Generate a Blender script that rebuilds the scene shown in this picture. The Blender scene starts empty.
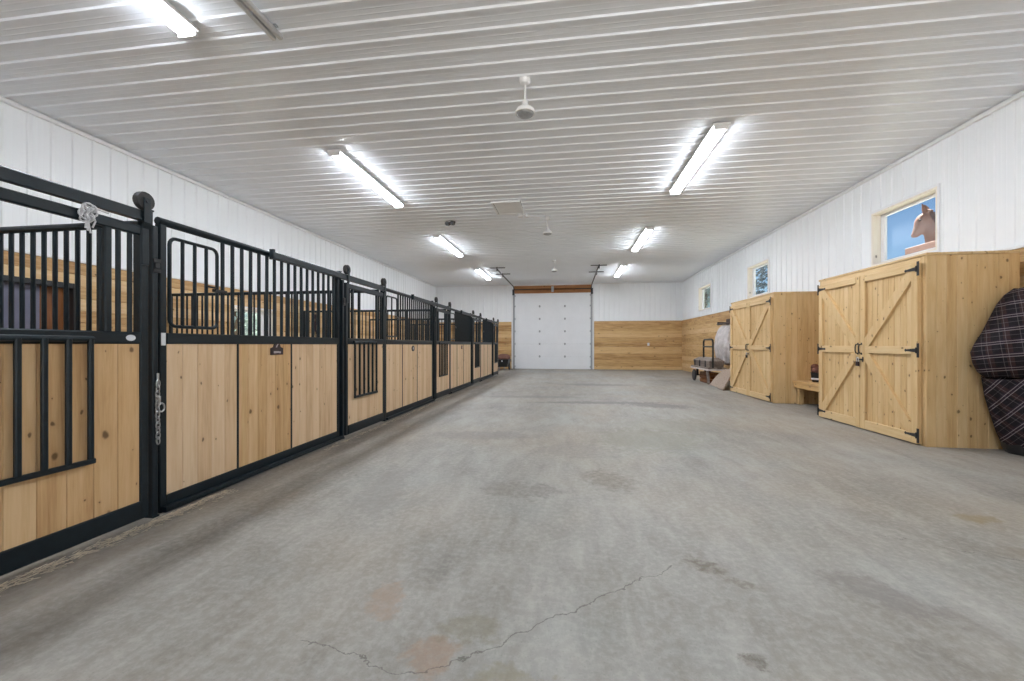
import bpy, bmesh, math, random
from mathutils import Vector, Matrix
random.seed(7)
sc = bpy.context.scene
COL = sc.collection
PI = math.pi

# ------------------------------------------------------------------ mesh builder
class MB:
    def __init__(self):
        self.v = []; self.f = []
    def add(self, vs, fs):
        b = len(self.v)
        self.v.extend(tuple(p) for p in vs)
        self.f.extend(tuple(i + b for i in f) for f in fs)
        return self
    def box(self, x0, x1, y0, y1, z0, z1, ch=0.0, axis=None):
        lo = [min(x0, x1), min(y0, y1), min(z0, z1)]; hi = [max(x0, x1), max(y0, y1), max(z0, z1)]
        d = [hi[i] - lo[i] for i in range(3)]
        if axis is None: axis = d.index(max(d))
        a, b = [(1, 2), (2, 0), (0, 1)][axis]
        if ch > 0:
            ch = min(ch, d[a] * .45, d[b] * .45)
            prof = [(lo[a]+ch, lo[b]), (hi[a]-ch, lo[b]), (hi[a], lo[b]+ch), (hi[a], hi[b]-ch),
                    (hi[a]-ch, hi[b]), (lo[a]+ch, hi[b]), (lo[a], hi[b]-ch), (lo[a], lo[b]+ch)]
        else:
            prof = [(lo[a], lo[b]), (hi[a], lo[b]), (hi[a], hi[b]), (lo[a], hi[b])]
        return self.prism(prof, axis, lo[axis], hi[axis])
    def prism(self, prof, axis, t0, t1):
        a, b = [(1, 2), (2, 0), (0, 1)][axis]
        n = len(prof); vs = []
        for t in (t0, t1):
            for p in prof:
                q = [0, 0, 0]; q[axis] = t; q[a] = p[0]; q[b] = p[1]; vs.append(q)
        fs = [(i, (i+1) % n, n + (i+1) % n, n + i) for i in range(n)]
        fs.append(tuple(range(n-1, -1, -1))); fs.append(tuple(range(n, 2*n)))
        return self.add(vs, fs)
    def beam(self, p0, p1, w, h, up=(0, 0, 1), ch=0.0):
        p0 = Vector(p0); p1 = Vector(p1); d = (p1 - p0).normalized()
        s = d.cross(Vector(up)).normalized(); u = s.cross(d).normalized()
        c = ch
        if c > 0:
            pr = [(-w/2+c, -h/2), (w/2-c, -h/2), (w/2, -h/2+c), (w/2, h/2-c), (w/2-c, h/2), (-w/2+c, h/2), (-w/2, h/2-c), (-w/2, -h/2+c)]
        else:
            pr = [(-w/2, -h/2), (w/2, -h/2), (w/2, h/2), (-w/2, h/2)]
        n = len(pr)
        vs = [p0 + s*a + u*b for a, b in pr] + [p1 + s*a + u*b for a, b in pr]
        fs = [(i, (i+1) % n, n+(i+1) % n, n+i) for i in range(n)] + [tuple(range(n-1, -1, -1)), tuple(range(n, 2*n))]
        return self.add(vs, fs)
    def tube(self, pts, r, n=10, rx=None, closed=False, caps=True, ref=None):
        """tube of (possibly varying) radius along a polyline; rx = second radius along ref"""
        pts = [Vector(p) for p in pts]; m = len(pts)
        rs = r if isinstance(r, (list, tuple)) else [r]*m
        rxs = rx if isinstance(rx, (list, tuple)) else ([rx]*m if rx else rs)
        vs = []; prev = Vector(ref) if ref else None
        for i, p in enumerate(pts):
            if closed: t = pts[(i+1) % m] - pts[i-1]
            else: t = pts[min(i+1, m-1)] - pts[max(i-1, 0)]
            t.normalize()
            if prev is None:
                prev = Vector((0, 0, 1)) if abs(t.z) < .9 else Vector((1, 0, 0))
            a = Vector(ref) if ref else prev
            a = (a - t*a.dot(t))
            a = a.normalized() if a.length > 1e-6 else t.orthogonal().normalized()
            b = t.cross(a).normalized(); prev = a
            for k in range(n):
                th = 2*PI*k/n
                vs.append(p + a*(math.cos(th)*rxs[i]) + b*(math.sin(th)*rs[i]))
        fs = []
        for i in range(m if closed else m-1):
            j = (i+1) % m
            for k in range(n):
                fs.append((i*n+k, i*n+(k+1) % n, j*n+(k+1) % n, j*n+k))
        if caps and not closed:
            fs.append(tuple(range(n-1, -1, -1))); fs.append(tuple(range((m-1)*n, m*n)))
        return self.add(vs, fs)
    def rod(self, p0, p1, r, n=10):
        return self.tube([p0, p1], r, n)
    def lathe(self, prof, c=(0, 0, 0), n=24, axis=2):
        vs = []; m = len(prof)
        a, b = [(1, 2), (2, 0), (0, 1)][axis]
        for (r, t) in prof:
            for k in range(n):
                q = [0, 0, 0]; q[axis] = c[axis] + t
                q[a] = c[a] + r*math.cos(2*PI*k/n); q[b] = c[b] + r*math.sin(2*PI*k/n); vs.append(q)
        fs = []
        for i in range(m-1):
            for k in range(n):
                fs.append((i*n+k, i*n+(k+1) % n, (i+1)*n+(k+1) % n, (i+1)*n+k))
        fs.append(tuple(range(n-1, -1, -1))); fs.append(tuple(range((m-1)*n, m*n)))
        return self.add(vs, fs)
    def ball(self, c, r, n=12, sc_=(1, 1, 1)):
        m = max(5, n//2); prof = [(max(1e-4, math.sin(PI*i/m)), -math.cos(PI*i/m)) for i in range(m+1)]
        vs = []
        for (rr, t) in prof:
            for k in range(n):
                vs.append((c[0]+r*sc_[0]*rr*math.cos(2*PI*k/n), c[1]+r*sc_[1]*rr*math.sin(2*PI*k/n), c[2]+r*sc_[2]*t))
        fs = [(i*n+k, i*n+(k+1) % n, (i+1)*n+(k+1) % n, (i+1)*n+k) for i in range(m) for k in range(n)]
        return self.add(vs, fs)
    def loft(self, rings, caps=True):
        n = len(rings[0]); vs = [p for r in rings for p in r]; m = len(rings)
        fs = [(i*n+k, i*n+(k+1) % n, (i+1)*n+(k+1) % n, (i+1)*n+k) for i in range(m-1) for k in range(n)]
        if caps:
            fs.append(tuple(range(n-1, -1, -1))); fs.append(tuple(range((m-1)*n, m*n)))
        return self.add(vs, fs)
    def boards(self, x0, x1, y0, y1, z0, z1, across, width, ch=.004, gap=.0012, longaxis=None):
        lo = [x0, y0, z0]; hi = [x1, y1, z1]
        L = hi[across] - lo[across]; n = max(1, round(L / width)); w = L / n
        for i in range(n):
            a = list(lo); b = list(hi)
            a[across] = lo[across] + i*w + gap/2; b[across] = lo[across] + (i+1)*w - gap/2
            self.box(a[0], b[0], a[1], b[1], a[2], b[2], ch, longaxis)
        return self
    def build(self, name, mat, parent=None, org=None, smooth=30, recalc=True):
        me = bpy.data.meshes.new(name)
        o = Vector(org) if org is not None else Vector((0, 0, 0))
        me.from_pydata([tuple(Vector(p) - o) for p in self.v], [], self.f)
        if recalc:
            bm = bmesh.new(); bm.from_mesh(me)
            bmesh.ops.recalc_face_normals(bm, faces=bm.faces[:]); bm.to_mesh(me); bm.free()
        if smooth:
            for p in me.polygons: p.use_smooth = True
            me.set_sharp_from_angle(angle=math.radians(smooth))
        me.materials.append(mat)
        ob = bpy.data.objects.new(name, me); COL.objects.link(ob)
        if parent is not None: ob.parent = parent
        else: ob.location = o
        return ob

class Thing:
    """an Empty at the thing's base; parts are built in world coordinates and shifted into it"""
    def __init__(self, name, label, cat, loc, group=None, kind=None):
        self.o = bpy.data.objects.new(name, None); COL.objects.link(self.o)
        self.o.location = loc; self.loc = Vector(loc); self.o.empty_display_size = .1
        tag(self.o, label, cat, group, kind)
    def part(self, name, mb, mat, parent=None, label=None, smooth=30, stuff=False):
        p = mb.build(name, mat, parent or self.o, self.loc, smooth)
        if label: p['label'] = label
        if stuff: p['kind'] = 'stuff'
        return p

def tag(o, label=None, cat=None, group=None, kind=None):
    if label: o['label'] = label
    if cat: o['category'] = cat
    if group: o['group'] = group
    if kind: o['kind'] = kind
    return o
def single(name, mb, mat, label, cat, org, group=None, smooth=30, kind=None):
    return tag(mb.build(name, mat, None, org, smooth), label, cat, group, kind)
def struct(name, mb, mat, smooth=30, org=(0, 0, 0)):
    o = mb.build(name, mat, None, org, smooth); o['kind'] = 'structure'; return o
def copy_thing(root, loc, label):
    r = root.copy(); COL.objects.link(r); r.location = loc; r['label'] = label
    for ch in list(root.children):
        c = ch.copy(); COL.objects.link(c); c.parent = r
        for g in list(ch.children):
            d = g.copy(); COL.objects.link(d); d.parent = c
    return r

# ------------------------------------------------------------------ materials
def lin(c):
    return tuple(((x/255)/12.92 if x/255 <= .04045 else ((x/255+.055)/1.055)**2.4) for x in c)
class NT:
    def __init__(self, name):
        self.m = bpy.data.materials.new(name); self.m.use_nodes = True
        self.t = self.m.node_tree; self.t.nodes.clear()
        self.out = self.n('ShaderNodeOutputMaterial')
    def n(self, ty, **kw):
        x = self.t.nodes.new(ty)
        for k, v in kw.items(): setattr(x, k, v)
        return x
    def l(self, a, b): self.t.links.new(a, b)
    def put(self, sock, v):
        if hasattr(v, 'is_linked') or isinstance(v, bpy.types.NodeSocket): self.l(v, sock)
        else: sock.default_value = v
    def math(self, op, a, b=0.0, c=None, clamp=False):
        x = self.n('ShaderNodeMath', operation=op, use_clamp=clamp)
        self.put(x.inputs[0], a); self.put(x.inputs[1], b)
        if c is not None: self.put(x.inputs[2], c)
        return x.outputs[0]
    def mix(self, f, a, b, blend='MIX'):
        x = self.n('ShaderNodeMix', data_type='RGBA', blend_type=blend)
        self.put(x.inputs[0], f)
        for s, v in ((x.inputs[6], a), (x.inputs[7], b)):
            if isinstance(v, bpy.types.NodeSocket): self.l(v, s)
            else: s.default_value = (*v[:3], 1)
        return x.outputs[2]
    def noise(self, vec, scale, detail=4, rough=.5, dist=0.0):
        x = self.n('ShaderNodeTexNoise'); self.l(vec, x.inputs['Vector'])
        x.inputs['Scale'].default_value = scale; x.inputs['Detail'].default_value = detail
        x.inputs['Roughness'].default_value = rough; x.inputs['Distortion'].default_value = dist
        return x.outputs['Fac']
    def ramp(self, f, stops):
        x = self.n('ShaderNodeValToRGB'); self.l(f, x.inputs[0]); r = x.color_ramp
        r.elements[0].position = stops[0][0]; r.elements[0].color = (*stops[0][1], 1)
        r.elements[1].position = stops[-1][0]; r.elements[1].color = (*stops[-1][1], 1)
        for p, c in stops[1:-1]:
            e = r.elements.new(p); e.color = (*c, 1)
        return x.outputs[0]
    def smooth(self, v, a, b):
        x = self.n('ShaderNodeMapRange', interpolation_type='SMOOTHSTEP')
        self.put(x.inputs[0], v); x.inputs[1].default_value = a; x.inputs[2].default_value = b
        return x.outputs[0]
    def obj(self): return self.n('ShaderNodeTexCoord').outputs['Object']
    def mapping(self, vec, scale=(1, 1, 1), rot=(0, 0, 0), loc=(0, 0, 0)):
        x = self.n('ShaderNodeMapping'); self.l(vec, x.inputs[0])
        x.inputs['Scale'].default_value = scale; x.inputs['Rotation'].default_value = rot; x.inputs['Location'].default_value = loc
        return x.outputs[0]
    def bump(self, h, strength=.2, dist=.01):
        x = self.n('ShaderNodeBump'); self.l(h, x.inputs['Height'])
        x.inputs['Strength'].default_value = strength; x.inputs['Distance'].default_value = dist
        return x.outputs[0]
    def bsdf(self, col, rough=.5, metal=0.0, spec=.5, normal=None):
        x = self.n('ShaderNodeBsdfPrincipled')
        if isinstance(col, bpy.types.NodeSocket): self.l(col, x.inputs['Base Color'])
        else: x.inputs['Base Color'].default_value = (*col, 1)
        self.put(x.inputs['Roughness'], rough); x.inputs['Metallic'].default_value = metal
        x.inputs['Specular IOR Level'].default_value = spec
        if normal is not None: self.l(normal, x.inputs['Normal'])
        self.l(x.outputs[0], self.out.inputs[0]); return self.m

def plain(name, col, rough=.5, metal=0.0, var=.08, scale=14, spec=.5, bump=.0):
    m = NT(name); o = m.obj()
    nz = m.noise(o, scale, 4, .6)
    c = m.mix(m.smooth(nz, .3, .7), tuple(x*(1-var) for x in col), tuple(min(1, x*(1+var)) for x in col))
    nrm = m.bump(nz, bump, .004) if bump else None
    return m.bsdf(c, rough, metal, spec, nrm)

def wood(name, axis, light, mid, dark, knots=.55, tone=.5, rough=.5, knotscale=5.0, grain=1.0):
    m = NT(name); o = m.obj()
    rnd = m.n('ShaderNodeNewGeometry').outputs['Random Per Island']
    off = m.n('ShaderNodeCombineXYZ')
    for i in range(3): m.put(off.inputs[i], m.math('MULTIPLY', rnd, (37., 53., 71.)[i]))
    add = m.n('ShaderNodeVectorMath', operation='ADD'); m.l(o, add.inputs[0]); m.l(off.outputs[0], add.inputs[1])
    s = [1, 1, 1]; s[axis] = .055
    g1 = m.noise(m.mapping(add.outputs[0], s), 34, 5, .6, .6)
    s2 = [1, 1, 1]; s2[axis] = .16
    g2 = m.noise(m.mapping(add.outputs[0], s2), 7, 3, .5, 1.2)
    fine = m.noise(m.mapping(add.outputs[0], [x*1.0 for x in s]), 150, 2, .5)
    fac = m.math('ADD', m.math('MULTIPLY', g1, .55*grain), m.math('ADD', m.math('MULTIPLY', g2, .45), m.math('MULTIPLY', fine, .12*grain)))
    fac = m.math('ADD', fac, m.math('MULTIPLY', m.math('SUBTRACT', rnd, .5), tone))
    c = m.ramp(fac, [(.25, dark), (.52, mid), (.82, light)])
    # knots, scattered in the plane of the boards
    sx = m.n('ShaderNodeSeparateXYZ'); m.l(add.outputs[0], sx.inputs[0])
    oth = [i for i in range(3) if i != axis]
    cu = m.n('ShaderNodeCombineXYZ')
    m.put(cu.inputs[0], m.math('ADD', sx.outputs[oth[0]], sx.outputs[oth[1]])); m.put(cu.inputs[1], m.math('MULTIPLY', sx.outputs[axis], .62))
    vo = m.n('ShaderNodeTexVoronoi', feature='F1', voronoi_dimensions='2D'); vo.inputs['Scale'].default_value = knotscale
    nzv = m.n('ShaderNodeTexNoise'); m.l(o, nzv.inputs['Vector']); nzv.inputs['Scale'].default_value = 12
    av = m.n('ShaderNodeVectorMath', operation='MULTIPLY_ADD')
    m.l(nzv.outputs['Color'], av.inputs[0]); av.inputs[1].default_value = (.03, .03, .0); m.l(cu.outputs[0], av.inputs[2])
    m.l(av.outputs[0], vo.inputs['Vector'])
    sep = m.n('ShaderNodeSeparateColor'); m.l(vo.outputs['Color'], sep.inputs[0])
    pick = m.math('GREATER_THAN', sep.outputs[0], 1-knots)
    size = m.math('ADD', .02, m.math('MULTIPLY', m.math('MULTIPLY', sep.outputs[1], sep.outputs[1]), .12))
    kn = m.math('SUBTRACT', 1.0, m.math('DIVIDE', vo.outputs['Distance'], size), clamp=True)
    kn = m.math('MULTIPLY', m.smooth(kn, .0, .6), pick)
    halo = m.math('SUBTRACT', 1.0, m.math('DIVIDE', vo.outputs['Distance'], m.math('MULTIPLY', size, 2.4)), clamp=True)
    c = m.mix(m.math('MULTIPLY', m.math('MULTIPLY', halo, pick), .35), c, dark)
    c = m.mix(m.math('MULTIPLY', kn, .85), c, tuple(x*.28 for x in dark))
    return m.bsdf(c, rough, 0, .35, m.bump(g1, .12, .002))

M = {}
M['steel'] = plain('green_black_steel', (.0045, .0115, .0165), .40, 0, .2, 20, .38)
M['steel_dark'] = plain('black_steel', (.012, .012, .014), .45, 0, .2, 20)
M['galv'] = plain('galvanised_steel', (.42, .43, .44), .35, .8, .12, 30)
M['zinc'] = plain('grey_zinc', (.34, .35, .36), .45, 0, .1, 30)
M['chrome'] = plain('bright_metal', (.66, .66, .66), .38, .7, .05, 30)
M['whitemetal'] = plain('white_metal_sheet', (.85, .865, .88), .36, 0, .015, 1.5, .5)
M['ceilmetal'] = plain('white_ceiling_sheet', (.84, .87, .91), .30, 0, .015, 1.2, .6)
M['whitepaint'] = plain('white_paint', (.80, .80, .80), .42, 0, .03, 5)
M['doorwhite'] = plain('white_door_panel', (.82, .83, .85), .4, 0, .02, 2)
M['vinyl'] = plain('white_vinyl', (.82, .82, .84), .35, 0, .02, 5)
M['stallwood_v'] = wood('stall_boards', 2, lin((232, 206, 172)), lin((218, 186, 148)), lin((192, 154, 114)), .62, .20, .5, 6.5)
M['stallwood_amber'] = wood('stall_boards_amber', 2, lin((226, 194, 150)), lin((208, 170, 122)), lin((178, 134, 86)), .62, .22, .5, 6.5)
M['cabwood'] = wood('cabinet_boards', 2, lin((222, 194, 148)), lin((208, 174, 124)), lin((182, 142, 92)), .75, .20, .5, 8.0)
M['cabwood_y'] = wood('cabinet_rails', 1, lin((226, 200, 156)), lin((212, 180, 132)), lin((186, 148, 98)), .4, .2, .5, 7.0)
M['cabwood_x'] = wood('bench_boards', 1, lin((220, 188, 136)), lin((204, 164, 110)), lin((170, 126, 76)), .4, .25, .5, 6.0)
M['wains_y'] = wood('wainscot_side', 1, lin((224, 196, 152)), lin((206, 170, 120)), lin((166, 124, 78)), .5, .36, .55, 4.0)
M['wains_x'] = wood('wainscot_end', 0, lin((222, 190, 140)), lin((202, 164, 112)), lin((150, 108, 64)), .5, .42, .55, 4.0)
M['header'] = wood('header_timber', 0, lin((176, 126, 80)), lin((150, 98, 54)), lin((104, 62, 30)), .2, .4)
M['jamb'] = wood('window_jamb', 2, lin((242, 236, 226)), lin((236, 228, 214)), lin((222, 208, 188)), .3, .2)
M['brownwood'] = wood('brown_timber', 2, lin((150, 98, 56)), lin((112, 68, 36)), lin((70, 40, 20)), .2, .3)
M['greywood'] = wood('weathered_grey_timber', 1, lin((150, 138, 128)), lin((118, 106, 98)), lin((76, 66, 60)), .2, .4)
M['fencewood'] = wood('fence_timber', 1, lin((158, 124, 112)), lin((134, 102, 90)), lin((104, 78, 68)), .2, .2)
M['greydoor'] = plain('grey_shutter', lin((104, 104, 122)), .5, 0, .12, 3)
M['black'] = plain('black_plastic', (.012, .012, .013), .45, 0, .2, 20)
M['rubber'] = plain('wheel_rubber', (.03, .028, .028), .6, 0, .3, 30)
M['sticker'] = plain('white_sticker', (.75, .77, .8), .4, 0, .05, 40)
M['plate'] = plain('dark_nameplate', (.030, .016, .018), .4, 0, .2, 40)
M['platemark'] = plain('nameplate_mark', (.42, .38, .40), .5, 0, .1, 40)
M['twine'] = plain('pale_twine', (.62, .62, .64), .6, 0, .2, 30)
M['bag'] = plain('brown_bag_cloth', (.16, .06, .04), .8, 0, .3, 20)
M['palecloth'] = plain('pale_cloth', lin((206, 198, 196)), .85, 0, .14, 7, .2, .3)
M['rug'] = plain('brown_grey_rug', lin((166, 148, 134)), .95, 0, .22, 40, .1, .5)
M['mauvecloth'] = plain('brown_cover', lin((120, 88, 78)), .9, 0, .2, 8, .1, .3)
M['straw'] = plain('straw', (.60, .52, .40), .8, 0, .25, 20)
M['maroon'] = plain('maroon_strap', (.09, .02, .025), .6, 0, .2, 20)
M['horse'] = plain('chestnut_coat', lin((128, 90, 74)), .7, 0, .18, 4, .3)
M['mane'] = plain('dark_mane', lin((90, 60, 48)), .7, 0, .2, 20, .3)
M['eye'] = plain('horse_eye', (.01, .008, .008), .15)
M['bark'] = plain('bark', (.10, .07, .05), .9, 0, .3, 10)
M['needle'] = plain('needles', (.035, .06, .075), .8, 0, .4, 3, .2)
M['needle_g'] = plain('needles_green', (.30, .36, .33), .8, 0, .5, 1.5, .2)
M['bounce_apron'] = plain('pale_bounce_apron', (.66, .65, .63), .9, 0, .08, 1.0, .1)  # pale ground added outside, reflects sunlight into the room
M['turf'] = plain('outside_turf', (.30, .31, .27), .95, 0, .2, .5, .1)

def glass_mat():
    m = NT('window_glass')
    t = m.n('ShaderNodeBsdfTransparent'); g = m.n('ShaderNodeBsdfGlossy'); g.inputs['Roughness'].default_value = .22
    t.inputs[0].default_value = (.95, .97, .97, 1)
    lw = m.n('ShaderNodeLayerWeight'); lw.inputs[0].default_value = .5
    f = m.math('ADD', .008, m.math('MULTIPLY', m.math('POWER', lw.outputs['Facing'], 5.0), .5))
    x = m.n('ShaderNodeMixShader'); m.l(f, x.inputs[0]); m.l(t.outputs[0], x.inputs[1]); m.l(g.outputs[0], x.inputs[2])
    m.l(x.outputs[0], m.out.inputs[0]); return m.m
M['glass'] = glass_mat()
def emit_mat(name, col, s):
    m = NT(name); e = m.n('ShaderNodeEmission'); e.inputs[0].default_value = (*col, 1); e.inputs[1].default_value = s
    m.l(e.outputs[0], m.out.inputs[0]); return m.m
M['lamp'] = emit_mat('lit_lens', (.90, .965, 1.05), 42.0)

def plaid_mat():
    m = NT('dark_plaid'); o = m.obj()
    w = m.n('ShaderNodeTexNoise'); m.l(o, w.inputs['Vector']); w.inputs['Scale'].default_value = 2.0
    wa = m.n('ShaderNodeVectorMath', operation='MULTIPLY_ADD'); m.l(w.outputs['Color'], wa.inputs[0]); wa.inputs[1].default_value = (.03, .03, .03); m.l(o, wa.inputs[2])
    so = m.n('ShaderNodeSeparateXYZ'); m.l(o, so.inputs[0])
    fold = m.math('GREATER_THAN', so.outputs[2], .84)
    sw = m.n('ShaderNodeSeparateXYZ'); m.l(wa.outputs[0], sw.inputs[0])
    cw = m.n('ShaderNodeCombineXYZ'); m.put(cw.inputs[0], m.math('MULTIPLY', m.math('SUBTRACT', sw.outputs[0], sw.outputs[1]), .75)); m.put(cw.inputs[2], sw.outputs[2])
    def coords(deg):
        r = m.mapping(cw.outputs[0], (1, 1, 1), (0, math.radians(deg), 0)); q = m.n('ShaderNodeSeparateXYZ'); m.l(r, q.inputs[0]); return q.outputs[0], q.outputs[2]
    a0, b0 = coords(52); a1, b1 = coords(8)
    def pick(p, q): return m.math('ADD', m.math('MULTIPLY', p, m.math('SUBTRACT', 1.0, fold)), m.math('MULTIPLY', q, fold))
    U, V = pick(a0, a1), pick(b0, b1)
    def line(co, per, ph, wd):
        return m.math('LESS_THAN', m.math('FRACT', m.math('ADD', m.math('DIVIDE', co, per), ph + 50)), wd)
    base = m.noise(o, 60, 3, .6)
    c = m.mix(base, (.010, .009, .012), (.028, .023, .027))
    c = m.mix(m.math('MULTIPLY', line(U, .15, .1, .35), .8), c, (.045, .026, .026))
    c = m.mix(m.math('MULTIPLY', line(V, .14, .2, .35), .7), c, (.032, .022, .032))
    for co, per, ph, wd, am in ((V, .14, .0, .045, .6), (V, .14, .18, .045, .6), (V, .14, .55, .03, .2), (U, .15, .0, .04, .2), (U, .15, .3, .04, .16)):
        c = m.mix(m.math('MULTIPLY', line(co, per, ph, wd), am), c, (.34, .30, .30))
    return m.bsdf(c, .9, 0, .1, m.bump(m.noise(o, 90, 3, .6), .3, .004))
M['plaid'] = plaid_mat()

def floor_mat():
    m = NT('worn_concrete'); o = m.obj()
    big = m.noise(o, .45, 4, .55, .4); med = m.noise(o, 1.9, 6, .62, .5); fine = m.noise(o, 26, 6, .7)
    tint = m.noise(m.mapping(o, (1, 1, 1), (0, 0, 0), (9, 4, 0)), .6, 3, .5)
    sep = m.n('ShaderNodeSeparateXYZ'); m.l(o, sep.inputs[0]); X, Y = sep.outputs[0], sep.outputs[1]
    streak = m.noise(m.mapping(o, (1, .10, 1)), 2.6, 5, .6, .3)
    diag = m.noise(m.mapping(o, (1, .22, 1), (0, 0, math.radians(-24)), (3, 0, 0)), 1.7, 5, .6, .4)
    cross = m.noise(m.mapping(o, (.16, 1, 1), (0, 0, math.radians(6)), (5, 2, 0)), 1.5, 4, .6, .5)
    v = m.math('ADD', m.math('MULTIPLY', big, .30), m.math('MULTIPLY', med, .28))
    v = m.math('ADD', v, m.math('MULTIPLY', diag, .36)); v = m.math('ADD', v, m.math('MULTIPLY', cross, .06))
    v = m.math('ADD', m.math('MULTIPLY', m.math('SUBTRACT', v, .5), 2.1), .5)
    c = m.ramp(v, [(.16, lin((100, 94, 87))), (.42, lin((131, 126, 118))), (.6, lin((146, 142, 135))), (.88, lin((172, 168, 160)))])
    c = m.mix(m.math('MULTIPLY', m.smooth(tint, .42, .68), .55), c, lin((148, 136, 120)))
    c = m.mix(m.math('MULTIPLY', m.smooth(m.noise(m.mapping(o, (1, 1, 1), (0, 0, 0), (3, 11, 0)), .8, 3), .5, .75), .35), c, lin((140, 146, 144)))
    # worn track of dirt along the stall doors
    nearst = m.math('SUBTRACT', 1.0, m.smooth(m.math('ADD', X, m.math('MULTIPLY', m.math('SUBTRACT', med, .5), 1.0)), -2.75, -1.35))
    c = m.mix(m.math('MULTIPLY', nearst, m.math('MULTIPLY', m.smooth(streak, .35, .62), .75)), c, lin((104, 98, 92)))
    # fine grit, pits
    c = m.mix(m.math('MULTIPLY', m.smooth(fine, .40, .66), .26), c, lin((184, 180, 172)))
    grit = m.noise(o, 75, 3, .7)
    c = m.mix(m.math('MULTIPLY', m.smooth(grit, .56, .72), .35), c, lin((100, 94, 88)))
    pit = m.n('ShaderNodeTexVoronoi'); m.l(o, pit.inputs['Vector']); pit.inputs['Scale'].default_value = 2.2
    sc2 = m.n('ShaderNodeSeparateColor'); m.l(pit.outputs['Color'], sc2.inputs[0])
    pm = m.math('MULTIPLY', m.math('LESS_THAN', pit.outputs['Distance'], m.math('MULTIPLY', sc2.outputs[1], .035)), m.math('GREATER_THAN', sc2.outputs[0], .72))
    c = m.mix(m.math('MULTIPLY', pm, .75), c, lin((58, 50, 44)))
    wear = m.noise(m.mapping(o, (1, .30, 1), (0, 0, math.radians(-28)), (8, 5, 0)), 7.5, 7, .68, .5)
    c = m.mix(m.math('MULTIPLY', m.smooth(wear, .46, .70), .22), c, lin((184, 180, 172)))
    c = m.mix(m.math('MULTIPLY', m.math('SUBTRACT', 1.0, m.smooth(wear, .30, .48)), .28), c, lin((104, 98, 90)))
    # stains
    def stain(cx, cy, rx, ry, rot, col, amt, grit=.6):
        dx = m.math('SUBTRACT', X, cx); dy = m.math('SUBTRACT', Y, cy); ca, sa = math.cos(rot), math.sin(rot)
        u = m.math('ADD', m.math('MULTIPLY', dx, ca/rx), m.math('MULTIPLY', dy, sa/rx))
        w = m.math('ADD', m.math('MULTIPLY', dx, -sa/ry), m.math('MULTIPLY', dy, ca/ry))
        d = m.math('SQRT', m.math('ADD', m.math('MULTIPLY', u, u), m.math('MULTIPLY', w, w)))
        d = m.math('ADD', d, m.math('MULTIPLY', m.math('SUBTRACT', m.noise(o, 9, 6, .75), .5), 2.6))
        k = m.math('SUBTRACT', 1.0, m.smooth(d, .55, 1.05))
        k = m.math('MULTIPLY', k, m.math('ADD', 1-grit, m.math('MULTIPLY', m.smooth(m.noise(o, 22, 4, .7), .38, .6), grit)))
        return m.math('MULTIPLY', k, amt), col
    for st in STAINS:
        k, col = stain(*st); c = m.mix(k, c, col)
    # cracks
    wob = m.math('ADD', m.math('MULTIPLY', m.math('SUBTRACT', m.noise(o, 5, 5, .65), .5), .16), m.math('MULTIPLY', m.math('SUBTRACT', m.noise(o, 14, 3, .6), .5), .05))
    for (ax, ay, bx, by, wd) in CRACKS:
        L = math.hypot(bx-ax, by-ay); tx, ty = (bx-ax)/L, (by-ay)/L
        dx = m.math('SUBTRACT', X, ax); dy = m.math('SUBTRACT', Y, ay)
        t = m.math('ADD', m.math('MULTIPLY', dx, tx), m.math('MULTIPLY', dy, ty))
        n_ = m.math('ADD', m.math('ADD', m.math('MULTIPLY', dx, -ty), m.math('MULTIPLY', dy, tx)), wob)
        k = m.math('SUBTRACT', 1.0, m.smooth(m.math('ABSOLUTE', n_), wd*.4, wd))
        k = m.math('MULTIPLY', k, m.math('MULTIPLY', m.math('GREATER_THAN', t, 0.0), m.math('LESS_THAN', t, L)))
        c = m.mix(m.math('MULTIPLY', k, .7), c, lin((84, 78, 72)))
    rough = m.math('ADD', .42, m.math('MULTIPLY', med, .3))
    return m.bsdf(c, rough, 0, .4, m.bump(m.math('ADD', fine, m.math('MULTIPLY', med, .6)), .10, .004))
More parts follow.
